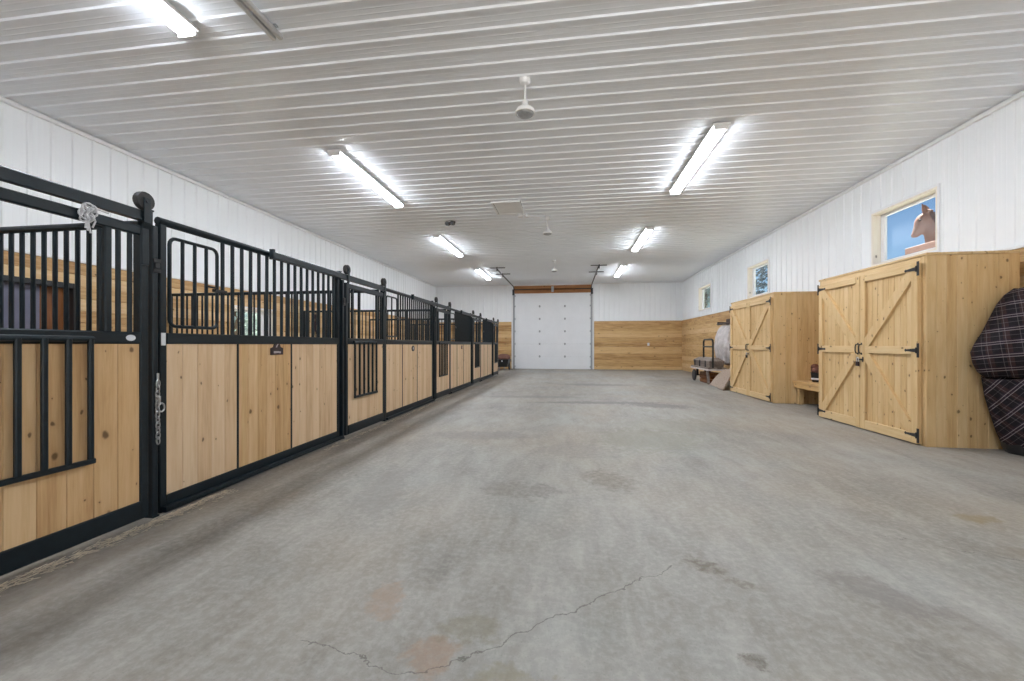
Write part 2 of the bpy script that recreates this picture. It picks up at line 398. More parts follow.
#         cx    cy   rx   ry   rot   colour                amount grit
STAINS = [(.73, 2.35, .14, .075, -.6, lin((100, 90, 78)), .85, .7), (.86, 2.20, .10, .05, -.6, lin((100, 90, 78)), .6, .8),
          (2.80, 3.24, .15, .09, .1, lin((128, 112, 82)), .8, .4), (2.55, 2.75, .12, .09, .1, lin((120, 110, 98)), .6, .5),
          (.36, 3.72, .24, .34, .2, lin((112, 104, 92)), .75, .6), (-.40, 3.36, .40, .22, .1, lin((110, 104, 96)), .65, .6),
          (-1.17, 5.34, .9, .30, .1, lin((116, 110, 104)), .6, .5), (.1, 4.7, .6, .4, 0, lin((122, 116, 110)), .5, .6),
          (.6, 8.65, 1.5, .22, .10, lin((100, 96, 92)), .8, .3), (1.75, 8.4, .7, .35, -.3, lin((98, 94, 90)), .8, .3),
          (-1.0, 9.4, 1.4, .25, .05, lin((112, 108, 104)), .6, .3), (.9, 12.5, 1.3, .4, .0, lin((106, 103, 100)), .7, .3),
          (1.0, 5.4, .8, .7, .3, lin((126, 122, 102)), .55, .4), (1.5, 6.4, .9, .6, .3, lin((128, 124, 106)), .5, .4),
          (-.53, 1.53, .12, .12, .3, lin((146, 118, 96)), .6, .3), (-.86, 1.83, .10, .16, .3, lin((150, 124, 104)), .55, .4),
          (-.42, 1.70, .16, .1, .0, lin((112, 104, 80)), .5, .4), (-.2, 1.42, .2, .12, .0, lin((126, 116, 88)), .5, .4),
          (1.5, 2.2, .30, .14, -.8, lin((116, 110, 106)), .7, .3), (-1.5, 3.2, .22, .7, .25, lin((122, 116, 110)), .55, .4),
          (.70, 1.66, .06, .05, 0, lin((92, 82, 72)), .8, .5), (2.2, 2.0, .18, .08, .1, lin((112, 106, 100)), .6, .5)]
CRACKS = [(-.47, 1.47, -.2, 1.70, .0045), (-.2, 1.70, .56, 2.32, .0055), (-1.08, 1.53, -.61, 1.43, .0035), (-.61, 1.43, -.47, 1.47, .004), (1.9, 2.9, 2.6, 2.6, .003)]
M['floor'] = floor_mat()

# ------------------------------------------------------------------ room
XL, XR, Y0, Y1, H = -6.78, 5.31, -2.3, 20.3, 4.2
WAIN = 2.34
struct('floor', MB().box(XL-.2, XR+.2, Y0-.2, Y1+.2, -.15, 0), M['floor'], 0)

PITCH = .2375
def profile(t0, t1, depth=.015):
    """(t, offset) along a ribbed sheet: one trapezoid rib a pitch, two low beads between"""
    pts = []; k = math.floor(t0/PITCH) - 1
    while k*PITCH < t1 + PITCH:
        b = k*PITCH
        for dt, d in ((0, 0), (.013, depth), (.040, depth), (.053, 0), (.108, 0), (.114, .0012), (.122, .0012), (.128, 0), (.170, 0), (.176, .0012), (.184, .0012), (.190, 0)):
            pts.append((b+dt, d))
        k += 1
    return pts
def interp(pts, t):
    for (a, da), (b, db) in zip(pts, pts[1:]):
        if a <= t <= b: return da + (db-da)*(t-a)/(b-a if b > a else 1)
    return 0
def ribbed(t0, t1, s0, s1, holes, place):
    """sheet over t (ribs repeat) and s (ribs run); holes: (ta, tb, sa, sb); place(t, s, d) -> point"""
    mb = MB(); pts = profile(t0, t1)
    ts = sorted(set([t0, t1] + [h[0] for h in holes] + [h[1] for h in holes] + [t for t, d in pts if t0 < t < t1]))
    for a, b in zip(ts, ts[1:]):
        da, db = interp(pts, a), interp(pts, b); mid = (a+b)/2
        segs = [(s0, s1)]
        for (ha, hb, sa, sb) in holes:
            if ha < mid < hb:
                segs = [q for (p, r) in segs for q in ((p, min(r, sa)), (max(p, sb), r)) if q[1] > q[0]]
        for p, r in segs:
            mb.add([place(a, p, da), place(b, p, db), place(b, r, db), place(a, r, da)], [(0, 1, 2, 3)])
    return mb
def slab_with_holes(t0, t1, s0, s1, holes, boxf, mb=None):
    mb = mb or MB(); ts = sorted(set([t0, t1] + [x for h in holes for x in h[:2]]))
    for a, b in zip(ts, ts[1:]):
        segs = [(s0, s1)]; mid = (a+b)/2
        for (ha, hb, sa, sb) in holes:
            if ha < mid < hb:
                segs = [q for (p, r) in segs for q in ((p, min(r, sa)), (max(p, sb), r)) if q[1] > q[0]]
        for p, r in segs: boxf(mb, a, b, p, r)
    return mb
def wall(name, t0, t1, holes, place, boxf, wains_boards, wmat, wholes):
    mb = ribbed(t0, t1, WAIN, H, holes, place)
    slab_with_holes(t0, t1, 0, H, holes + wholes, boxf, mb)
    w = struct(name, mb, M['whitemetal'], 0)
    p = wains_boards().build('wainscot', wmat, w)
    return w
WIN = [(6.74, 8.05, 2.58, 3.50), (11.83, 13.13, 2.58, 3.50), (16.37, 17.80, 2.58, 3.52)]
LDOOR = (3.25, 4.80, 0.02, 2.04); LWIN = (7.42, 8.72, 1.0, 1.98)
def bx_right(mb, a, b, p, r): mb.box(XR+.025, XR+.20, a, b, p, r)
def bx_left(mb, a, b, p, r): mb.box(XL-.20, XL-.025, a, b, p, r)
wall('wall_right', Y0, Y1, WIN, lambda t, s, d: (XR-d, t, s), bx_right,
     lambda: MB().boards(XR-.035, XR+.02, Y0, Y1, 0, WAIN, 2, .165, .009), M['wains_y'], [])
def left_wains():
    mb = MB(); n = 14; w = WAIN/n
    for i in range(n):
        z0, z1 = i*w, (i+1)*w - .0012; segs = [(Y0, Y1)]
        for h in (LDOOR, LWIN):
            if h[2] < (z0+z1)/2 < h[3]:
                segs = [q for (p, r) in segs for q in ((p, min(r, h[0])), (max(p, h[1]), r)) if q[1] > q[0]]
        for a, b in segs: mb.box(XL-.02, XL+.035, a, b, z0, z1, .009, 1)
    return mb
wall('wall_left', Y0, Y1, [], lambda t, s, d: (XL+d, t, s), bx_left, left_wains, M['wains_y'], [LDOOR, LWIN])
DX0, DX1, DZ = -2.69, 1.05, 3.72
def back_wains():
    return MB().boards(XL, DX0-.16, Y1-.035, Y1+.02, 0, WAIN, 2, .155, .010).boards(DX1+.16, XR, Y1-.035, Y1+.02, 0, WAIN, 2, .155, .010)
wall('wall_back', XL, XR, [(DX0, DX1, 0, DZ)], lambda t, s, d: (t, Y1-d, s),
     lambda mb, a, b, p, r: mb.box(a, b, Y1+.025, Y1+.20, p, r), back_wains, M['wains_x'], [])
ADDED_DOORWAY = (-3.0, 3.2, 0, 3.95)  # unseen opening, added so daylight from behind brightens the ceiling
wall('wall_front', XL, XR, [ADDED_DOORWAY], lambda t, s, d: (t, Y0+d, s),
     lambda mb, a, b, p, r: mb.box(a, b, Y0-.20, Y0-.025, p, r),
     lambda: MB().boards(XL, ADDED_DOORWAY[0], Y0-.02, Y0+.035, 0, WAIN, 2, .195, .004).boards(ADDED_DOORWAY[1], XR, Y0-.02, Y0+.035, 0, WAIN, 2, .195, .004), M['wains_x'], [])
cm = ribbed(Y0, Y1, XL, XR, [], lambda t, s, d: (s, t, H-d))
cm.box(XL-.2, XR+.2, Y0-.2, Y1+.2, H+.03, H+.2)
struct('ceiling', cm, M['ceilmetal'], 0)
# white trim strips where ceiling meets walls, and over the wainscot
def trim(i, mb, mat='whitepaint'): struct('trim_%d' % i, mb, M[mat])
trim(1, MB().box(XL+.0, XL+.045, Y0, Y1, H-.075, H-.019, .006))
trim(2, MB().box(XR-.045, XR, Y0, Y1, H-.075, H-.019, .006))
trim(3, MB().box(XL+.05, XR-.05, Y1-.045, Y1, H-.06, H-.019, .006))
trim(4, MB().box(XL+.0, XL+.05, Y0, Y1-.05, WAIN, WAIN+.03, .004), 'whitepaint')
trim(5, MB().box(XR-.05, XR, Y0, Y1-.05, WAIN, WAIN+.03, .004), 'whitepaint')
trim(6, MB().box(DX1+.17, XR-.06, Y1-.05, Y1, WAIN, WAIN+.025, .004), 'whitepaint')
trim(7, MB().box(XL+.06, DX0-.17, Y1-.05, Y1, WAIN, WAIN+.025, .004), 'whitepaint')

# windows in the right-hand wall
def make_window(idx, a, b, p, r, x_in, x_out, wide=.11):
    t = Thing('window_%d' % idx, None, None, (x_in, (a+b)/2, p), kind='structure')
    s = 1 if x_out > x_in else -1
    jx0, jx1 = x_in - s*.022, x_out
    jb = MB().box(jx0, jx1, a, a+.03, p, r, .003).box(jx0, jx1, b-.03, b, p, r, .003)
    jb.box(jx0, jx1, a+.03, b-.03, r-.03, r, .003).box(jx0, jx1, a+.03, b-.03, p, p+.03, .003)
    t.part('jamb', jb, M['jamb'])
    cs = MB().box(x_in-s*.024, x_in-s*.006, a-.035, a, p-.035, r+.035, .004).box(x_in-s*.024, x_in-s*.006, b, b+.035, p-.035, r+.035, .004)
    cs.box(x_in-s*.024, x_in-s*.006, a, b, r, r+.035, .004).box(x_in-s*.024, x_in-s*.006, a, b, p-.035, p, .004)
    t.part('casing', cs, M['vinyl'])
    fx0, fx1 = x_in+s*.11, x_in+s*.16
    fr = MB().box(fx0, fx1, a+.03, a+.08, p+.03, r-.03, .004).box(fx0, fx1, b-wide, b-.03, p+.03, r-.03, .004)
    fr.box(fx0, fx1, a+.08, b-wide, r-.075, r-.03, .004).box(fx0, fx1, a+.08, b-wide, p+.03, p+.08, .004)
    f = t.part('sash', fr, M['vinyl'])
    gl = MB().box(x_in+s*.132, x_in+s*.138, a+.08, b-wide, p+.08, r-.075)
    t.part('pane', gl, M['glass'], parent=f)
    return t
for i, (a, b, p, r) in enumerate(WIN): make_window(i+1, a, b, p, r, XR, XR+.2)
make_window(4, *LWIN, XL, XL-.2, .34)
# grey stall shutter-door in a black frame, left wall, seen through the bars
t = Thing('door_2', None, None, (XL, 4.0, 0), kind='structure')
a, b, p, r = LDOOR
fr = MB().box(XL-.2, XL+.055, a, a+.06, p, r, .004).box(XL-.2, XL+.055, b-.06, b, p, r, .004).box(XL-.2, XL+.055, a+.06, b-.06, r-.07, r, .004)
t.part('door_frame', fr, M['steel_dark'])
t.part('door_leaf', MB().box(XL-.10, XL-.06, a+.06, 4.45, p, r-.07, .004), M['greydoor'])
t.part('jamb_board', MB().boards(XL-.12, XL-.07, 4.451, b-.06, p, r-.07, 1, .145), M['brownwood'])

# overhead door
t = Thing('door_1', None, None, ((DX0+DX1)/2, Y1, 0), kind='structure')
nsec = 6; sh = DZ/nsec
for i in range(nsec):
    z0, z1 = i*sh + .0012, (i+1)*sh - .0012
    yb = Y1 + .02
    pr = [(yb, z0), (yb+.05, z0), (yb+.05, z1), (yb, z1), (yb-.0008, z1-.03), (yb-.0008, z0+.03)]
    mb = MB().prism(pr, 0, DX0+.01, DX1-.01)
    t.part('door_section', mb, M['doorwhite'])
t.part('bottom_seal', MB().box(DX0+.01, DX1-.01, Y1+.022, Y1+.06, 0, .012), M['rubber'])
for i in range(1, nsec):
    z = i*sh
    for x in (-1.44, -.20):
        t.part('hinge', MB().box(x-.035, x+.035, Y1+.006, Y1+.017, z-.05, z+.05, .004).rod((x-.05, Y1+.008, z), (x+.05, Y1+.008, z), .012, 8), M['zinc'])
for x, s in ((DX0, -1), (DX1, 1)):
    tr = MB().box(x-s*.01, x+s*.075, Y1-.055, Y1+.0, 0, 3.78, .004)
    t.part('vertical_track', tr, M['zinc'])
    for i in range(nsec+1):
        z = max(.12, min(DZ-.1, i*sh))
        t.part('roller', MB().lathe([(.004, -.02), (.028, -.018), (.028, .018), (.004, .02)], (x+s*.022, Y1-.08, z), 12, 0).box(x-s*.05, x+s*.02, Y1-.062, Y1-.056, z-.04, z+.04), M['zinc'])
    arc = [(x+s*.02, Y1-.03-.3*(1-math.cos(q)), 3.76+.3*math.sin(q)) for q in [k*PI/2/8 for k in range(9)]]
    ht = MB().tube(arc + [(x+s*.02, 15.4, 4.07)], .026, 8)
    t.part('horizontal_track', ht, M['steel_dark'])
    for yy in (15.6, 17.0):
        t.part('track_hanger', MB().box(x+s*.05, x+s*.08, yy-.02, yy+.02, 4.04, H-.002).box(x-s*.25, x+s*.35, yy-.015, yy+.015, H-.05, H-.022), M['steel_dark'])
    t.part('track_flag', MB().box(x+s*.0, x+s*.10, Y1-.09, Y1-.06, 3.66, 3.95, .004), M['steel_dark'])
t.part('torsion_shaft', MB().rod((DX0-.02, Y1-.10, 3.93), (DX1+.02, Y1-.10, 3.93), .022, 10), M['steel_dark'])
for x0, x1 in ((-1.9, -.9), (-.7, .3)):
    mb = MB(); n = 70
    mb.tube([(x0+(x1-x0)*k/(n*6), Y1-.10+.036*math.cos(2*PI*k/6), 3.93+.036*math.sin(2*PI*k/6)) for k in range(n*6+1)], .006, 4)
    t.part('torsion_spring', mb, M['brownwood'])
t.part('center_bracket', MB().box(-.86, -.74, Y1-.13, Y1-.06, 3.80, 4.06, .006), M['galv'])
struct('trim_8', MB().box(DX0-.02, DX1+.02, Y1-.055, Y1-.002, 3.745, 3.93, .004).box(DX0-.02, DX1+.02, Y1-.062, Y1-.002, 3.94, 4.12, .004), M['header'])
struct('trim_9', MB().box(DX1+.08, DX1+.14, Y1-.05, Y1, 0, 3.74, .004), M['whitepaint'])
struct('trim_10', MB().box(DX0-.14, DX0-.08, Y1-.05, Y1, 0, 3.74, .004), M['whitepaint'])

# ------------------------------------------------------------------ stalls
XF = -2.88                                                     # face of the stall fronts
def stall_panel(y0, y1, label, feeder_bars, plate, pos):
    t = Thing('stall_enclosure', label, 'stall panel', (XF-.025, (y0+y1)/2, 0), 'fixed front panels of the stalls')
    L = y1-y0; xb0, xb1 = XF-.05, XF
    for ya in (y0, y1-.05):
        t.part('stile', MB().box(xb0, xb1, ya, ya+.05, .0, 2.06, .006), M['steel'])
    t.part('mid_rail', MB().box(xb0, xb1+.004, y0+.05, y1-.05, 1.205, 1.285, .006), M['steel'])
    t.part('bottom_rail', MB().box(xb0, xb1, y0+.05, y1-.05, .035, .115, .006), M['steel'])
    t.part('guide_rail', MB().box(XF+.004, XF+.05, y0+.0, y1-.0, .008, .045, .005), M['steel'])
    t.part('top_rail', MB().rod((XF-.025, y0, 2.085), (XF-.025, y1, 2.085), .028, 12), M['steel'])
    c1, c2 = y0+L*.303, y0+L*.608
    for a, b, mt in ((y0+.05, c1-.008, 'stallwood_v'), (c1+.008, c2-.008, 'stallwood_amber' if pos == 0 else 'stallwood_v'), (c2+.008, y1-.05, 'stallwood_v')):
        t.part('board_panel', MB().boards(XF-.036, XF-.008, a, b, .115, 1.205, 1, .118, .004), M[mt])
    for c in (c1, c2):
        t.part('divider', MB().box(XF-.03, XF-.004, c-.008, c+.008, .115, 1.205), M['steel'])
    # swing-out feeder gate
    fa, fb = y0+.085, y0+.085+.41
    def rr(a, b, z0, z1, r=.05):
        pts = []
        for cy, cz, q0 in ((b-r, z1-r, 0), (a+r, z1-r, PI/2), (a+r, z0+r, PI), (b-r, z0+r, 1.5*PI)):
            for k in range(5):
                q = q0 + k*PI/8; pts.append((XF-.02, cy + r*math.cos(q), cz + r*math.sin(q)))
        return pts
    fd = t.part('feeder_gate', MB().tube(rr(fa, fb, 1.335, 1.985), .013, 8, closed=True), M['steel'])
    for k in range(feeder_bars):
        y = fa + (fb-fa)*(k+1)/(feeder_bars+1)
        t.part('gate_bar', MB().rod((XF-.02, y, 1.335), (XF-.02, y, 1.985), .0125, 8), M['steel'], parent=fd)
    t.part('gate_latch', MB().box(XF-.008, XF+.012, fb-.06, fb+.07, 1.63, 1.655, .004).tube([(XF+.012, fb-.05, 1.642), (XF+.03, fb-.06, 1.66), (XF+.03, fb-.14, 1.665)], .008, 6), M['steel_dark'], parent=fd)
    # bars
    b0, b1 = fb+.06, y1-.105; n = max(2, round((b1-b0)/.105))
    for k in range(n+1):
        y = b0 + (b1-b0)*k/n
        t.part('bar', MB().rod((XF-.025, y, 1.285), (XF-.025, y, 2.07), .015, 10), M['steel'])
    if plate:
        yc = y0 + L*.51; w = .085
        if plate == 1:
            pr = [(yc-w, 1.10), (yc+w, 1.10), (yc+w, 1.165), (yc+w*.62, 1.175)]
            pr += [(yc+w*.55*math.cos(q), 1.18+.04*math.sin(q)) for q in [k*PI/8 for k in range(9)]]
            pr += [(yc-w*.62, 1.175), (yc-w, 1.165)]
            np_ = t.part('nameplate', MB().prism(pr, 0, XF-.006, XF+.004), M['plate'], label='dark arched nameplate')
            # pale marks: a small rearing figure above one line of lettering too small to read
            t.part('nameplate_lettering', MB().box(XF+.0045, XF+.006, yc-.05, yc-.012, 1.115, 1.137).box(XF+.0045, XF+.006, yc-.013, yc+.026, 1.118, 1.136).box(XF+.0045, XF+.006, yc+.025, yc+.05, 1.115, 1.134), M['platemark'], parent=np_)
            mk = MB().prism([(yc-.022, 1.175), (yc-.006, 1.172), (yc+.004, 1.192), (yc+.016, 1.204), (yc+.004, 1.208), (yc-.008, 1.196)], 0, XF+.0045, XF+.006)
            t.part('nameplate_mark', mk, M['platemark'], parent=np_)
        else:
            pr = [(yc+.062*math.cos(2*PI*k/20), 1.13+.052*math.sin(2*PI*k/20)) for k in range(20)]
            np_ = t.part('nameplate', MB().prism(pr, 0, XF-.006, XF+.004), M['plate'] if plate == 2 else M['mauvecloth'], label='small oval nameplate')
            pr = [(yc+.030*math.cos(2*PI*k/16), 1.132+.024*math.sin(2*PI*k/16)) for k in range(16)]
            t.part('nameplate_mark', MB().prism(pr, 0, XF+.0042, XF+.006), M['platemark'], parent=np_)
    if pos == 0:
        t.part('tag', MB().box(XF+.0005, XF+.004, y0+.004, y0+.036, 1.195, 1.285), M['sticker'], label='small white tag on the steel frame')
    return t
PANELS = [(2.545, 4.85, 3, 1), (6.145, 8.455, 1, 2), (9.705, 11.915, 0, 3), (13.165, 15.245, 0, 0)]
PLAB = ['stall panel with arched dark nameplate and barred feeder gate, widest of the four in view',
        'stall panel with dark oval nameplate, between second and third sliding doors from the twine',
        'stall panel with small faint brown oval plate, second panel from the overhead door',
        'stall panel closest to the overhead door, without any nameplate']
for i, (a, b, fbars, pl) in enumerate(PANELS): stall_panel(a, b, PLAB[i], fbars, pl, i)

def trolley(t, y, par):
    tl = t.part('trolley', MB().box(-2.842, -2.834, y-.024, y+.024, 1.74, 1.99, .003).beam((-2.838, y, 1.985), (-2.822, y, 2.03), .048, .008, (1, 0, 0)).box(-2.826, -2.818, y-.024, y+.024, 2.025, 2.19, .003).rod((-2.85, y, 2.165), (-2.812, y, 2.165), .012, 8), M['galv'] if False else M['steel'])
    prof = [(.012, -.022), (.058, -.020), (.062, -.012), (.052, 0), (.062, .012), (.058, .020), (.012, .022)]
    t.part('trolley_wheel', MB().lathe(prof, (-2.850, y, 2.172), 20, 0), M['rubber'], parent=tl)
def stall_door(y0, y1, label, idx):
    t = Thing('stall_door', label, 'sliding door', (-2.845, (y0+y1)/2, 0), 'sliding stall doors')
    xa, xb = -2.882, -2.844; L = y1-y0
    for ya in (y0, y1-.055):
        t.part('stile', MB().box(xa, xb, ya, ya+.055, .03, 2.0, .007), M['steel'])
    t.part('bottom_rail', MB().box(xa, xb+.006, y0+.055, y1-.055, .03, .15, .006), M['steel'])
    t.part('mid_rail', MB().box(xa, xb+.002, y0+.055, y1-.055, 1.205, 1.285, .008), M['steel'])
    t.part('top_rail', MB().box(xa, xb, y0+.055, y1-.055, 1.935, 2.0, .008), M['steel'])
    t.part('board_panel', MB().boards(xa+.006, xa+.030, y0+.055, y1-.055, .15, 1.205, 1, .135, .004), M['stallwood_amber'] if idx == 0 else M['stallwood_v'])
    ua, ub = y0+.205, y1-.265
    ga, gb = (y0+.265, y1-.365) if idx == 0 else (y0+.17, y1-.33)
    for y in (ua-.02, ub+.02):
        t.part('upright', MB().box(xa+.006, xb-.002, y-.02, y+.02, 1.285, 1.935, .006), M['steel'])
    for y in (y0+.105, ub+.085, ub+.155):
        t.part('bar', MB().rod((xa+.019, y, 1.285), (xa+.019, y, 1.935), .0145, 10), M['steel'])
    # yoke gate dropped down, hanging in front of the boards
    xg = xb + .024
    dg = t.part('drop_gate', MB().box(xg-.012, xg+.014, ga, gb+.02, .49, .52, .005).rod((xg-.008, ga, 1.235), (xg-.008, gb+.02, 1.235), .018, 8), M['steel'], label='hinged grille hanging open in front of the boards')
    for k in range(6):
        y = ga + .012 + (gb-ga-.01)*k/5
        t.part('gate_bar', MB().box(xg-.012, xg+.012, y-.014, y+.014, .52, 1.235, .006), M['steel'], parent=dg)
    trolley(t, y1-.03, t.o)
    if idx > 0: trolley(t, y0+.03, t.o)
    if idx == 0:
        mb = MB(); pr = [(y1-.12+.03*math.cos(2*PI*k/16), 1.245+.02*math.sin(2*PI*k/16)) for k in range(16)]
        t.part('sticker', mb.prism(pr, 0, xb+.0015, xb+.004), M['sticker'], label='small white oval sticker')
    return t
DOORS = [(1.25, 2.435), (4.935, 6.06), (8.54, 9.62), (12.0, 13.08), (15.33, 16.38)]
DLAB = ['sliding stall door with pale twine above it and yoke grille folded down',
        'second sliding stall door counting from the one with the twine',
        'third sliding stall door counting from the one with the twine',
        'second sliding stall door counting from the overhead door',
        'last narrow sliding stall door by the overhead door end']
for i, (a, b) in enumerate(DOORS): stall_door(a, b, DLAB[i], i)

HLAB = ['dark header track over the stall door with the twine', 'dark header track over the second stall door from the twine',
        'dark header track over the third stall door from the twine', 'dark header track over the second stall door from the overhead door',
        'dark header track over the last stall door by the overhead door']
for i, (a, b) in enumerate(DOORS):
    t0 = a - 1.3 if i else a - .9
    t = Thing('header_track', HLAB[i], 'door track', (-2.84, (a+b)/2, 2.03), 'door tracks above the stalls')
    pr = [(-2.874, 2.036), (-2.830, 2.036), (-2.830, 2.05), (-2.834, 2.05), (-2.834, 2.100), (-2.840, 2.106), (-2.868, 2.106), (-2.874, 2.100)]
    # profile is listed as (x, z); prism along Y wants (z, x)
    t.part('track_channel', MB().prism([(z, x) for x, z in pr], 1, t0, b+.0), M['steel'])
    t.part('track_stop', MB().box(-2.876, -2.826, t0-.03, t0-.001, 2.03, 2.125, .006), M['steel'])
    if True:
        t.part('header_pipe', MB().rod((XF-.025, a+.012 if i else a-.9, 2.085), (XF-.025, b-.012, 2.085), .028, 12), M['steel'])

POSTS = [2.485, 4.888, 6.10, 8.4925, 9.66, 11.95, 13.12, 15.28, 16.42]
WHERE = ['dark stall post with the hanging chain', 'dark stall post at the far side of the panel with the arched nameplate',
         'dark stall post at the far side of the second stall door from the twine', 'dark stall post before the third stall door from the twine',
         'dark stall post after the third stall door from the twine', 'dark stall post before the second stall door from the overhead door',
         'dark stall post after the second stall door from the overhead door', 'dark stall post before the last stall door', 'dark stall post ending the row near the overhead door']
def post_parts(t, y):
    t.part('upright', MB().box(-2.935, -2.890, y-.021, y+.021, .012, 2.13, .006).box(-2.8898, -2.850, y-.021, y+.021, .012, 2.026, .006), M['steel'])
    t.part('cap', MB().box(-2.938, -2.887, y-.023, y+.023, 2.13, 2.142, .004), M['steel'])
    t.part('foot_plate', MB().box(-2.95, -2.846, y-.024, y+.024, 0, .012, .003), M['steel'])
    t.part('bracket', MB().box(-2.8495, -2.840, y-.019, y+.03, 1.70, 1.73, .004).box(-2.8495, -2.840, y-.019, y+.03, 1.77, 1.80, .004).box(-2.8495, -2.836, y-.012, y+.024, 1.731, 1.769, .003), M['steel_dark'])
tp = Thing('stall_post', WHERE[0], 'post', (-2.905, POSTS[0], 0), 'posts of the stall fronts'); post_parts(tp, POSTS[0])
for y, w in zip(POSTS[1:], WHERE[1:]): copy_thing(tp.o, (-2.905, y, 0), w)

# partitions between stalls
def partition(y, label):
    t = Thing('stall_partition', label, 'stall partition', ((XL-2.95)/2, y, 0), 'partitions between the stalls')
    xa, xb = XL+.06, -2.965
    t.part('top_rail', MB().rod((xa, y, 2.045), (xb, y, 2.045), .026, 10), M['steel'])
    t.part('mid_rail', MB().box(xa, xb, y-.022, y+.022, 1.21, 1.285, .006), M['steel'])
    t.part('bottom_rail', MB().box(xa, xb, y-.022, y+.022, .02, .09, .006), M['steel'])
    for x in (xa+.001, -3.295, xb-.045):
        if x == -3.295:
            t.part('upright', MB().box(x-.018, x+.018, y-.02, y+.02, 1.2855, 2.03, .006), M['steel']); continue
        t.part('stile', MB().box(x, x+.044, y-.022, y+.022, .0, 2.025, .006), M['steel'])
    t.part('board_panel', MB().boards(xa+.045, xb-.046, y-.015, y+.015, .09, 1.21, 2, .14, .004), M['stallwood_v'])
    n = 37
    for k in range(n):
        x = xb-.045 - (xb-xa-.09)*(k+1)/(n+1)
        if x > -3.27: continue
        t.part('bar', MB().rod((x, y, 1.285), (x, y, 2.03), .0145, 8), M['steel'])
for y, l in ((2.485, 'barred stall partition behind the post with the hanging chain'), (6.10, 'barred stall partition meeting the second sliding door from the twine'),
             (9.66, 'barred stall partition behind the third sliding door from the twine'), (13.12, 'barred stall partition behind the second sliding door from the overhead door'),
             (16.42, 'barred end partition of the last stall, facing the overhead door')): partition(y, l)

# twine, chain, straw, halter
mb = MB(); rnd = random.Random(3)
for k in range(9):
    c = Vector((-2.822, 2.055+rnd.uniform(-.03, .03), 1.99+rnd.uniform(-.035, .03))); r = rnd.uniform(.018, .034); ax = rnd.uniform(0, PI)
    pts = [c + Vector((.012*math.sin(2*q+k), r*math.cos(q)*math.cos(ax) - r*.6*math.sin(q)*math.sin(ax), r*math.cos(q)*math.sin(ax) + r*.9*math.sin(q)*math.cos(ax))) for q in [2*PI*j/14 for j in range(14)]]
    mb.tube(pts, .0055, 6, closed=True)
for k in range(4):
    y = 2.055+rnd.uniform(-.02, .04); mb.tube([(-2.822, y, 1.97), (-2.822, y+.01, 1.94), (-2.822, y-.005+.01*k, 1.90-.012*k)], .005, 6)
mb.tube([(-2.82, 2.06, 2.0), (-2.822, 2.11, 2.02), (-2.824, 2.17, 2.015)], .007, 6)
single('twine_knot', mb, M['twine'], 'pale knotted twine tied under the header track of the sliding stall door', 'twine', (-2.80, 2.09, 1.9))
mb = MB(); z = .93; k = 0
def link(c, ax, r=.018, l=.026):
    pts = []
    for j in range(14):
        q = 2*PI*j/14; u = r*.7*math.cos(q); w = l*math.sin(q)
        pts.append((c[0]+(u if ax else 0), c[1]+(0 if ax else u), c[2]+w))
    return pts
while z > .52:
    mb.tube(link((-2.824, 2.478+.002*math.sin(z*14), z), k % 2), .0045, 6, closed=True); z -= .036; k += 1
ch = single('chain', mb, M['galv'], 'steel chain hanging on the dark post beside the first sliding door', 'chain', (-2.824, 2.478, .5))
mb = MB().box(-2.849, -2.844, 2.487, 2.52, .78, .84, .003).tube(link((-2.832, 2.510, .76), 0, .03, .03), .006, 6, closed=True)
single('latch', mb.box(-2.849, -2.840, 2.488, 2.505, .92, 1.0, .003), M['galv'], 'metal door latch with ring on the post with the hanging chain', 'latch', (-2.85, 2.49, .8))
mb = MB(); rnd = random.Random(11)
for k in range(900):
    y = rnd.uniform(1.2, 3.0) if k < 650 else rnd.uniform(4.3, 9.5)
    x = -2.80 + abs(rnd.gauss(0, .045)) if k < 650 else -2.78 + abs(rnd.gauss(0, .03))
    l = rnd.uniform(.015, .05); q = rnd.uniform(0, PI); zz = .002+abs(rnd.gauss(0, .006))
    mb.beam((x, y, zz), (x+l*abs(math.cos(q)), y+l*math.sin(q), zz+rnd.uniform(0, .012)), .0035, .0025)
tag(mb.build('straw', M['straw'], None, (-2.8, 2, 0), 0), 'loose straw and chaff strewn along the foot of the stall fronts', 'straw', None, 'stuff')
mb = MB()
for dy in (0, .05): mb.tube([(XL+.07, 10.1+dy, 2.0), (XL+.09, 10.12+dy, 1.85), (XL+.10, 10.0+dy, 1.62), (XL+.09, 10.18+dy, 1.5), (XL+.08, 10.24+dy, 1.7), (XL+.07, 10.16+dy, 1.95)], .022, 6, closed=True)
single('hanging_halter', mb, M['maroon'], 'dark maroon halter hanging on the timber wall inside a stall', 'halter', (XL+.08, 10.1, 1.5))

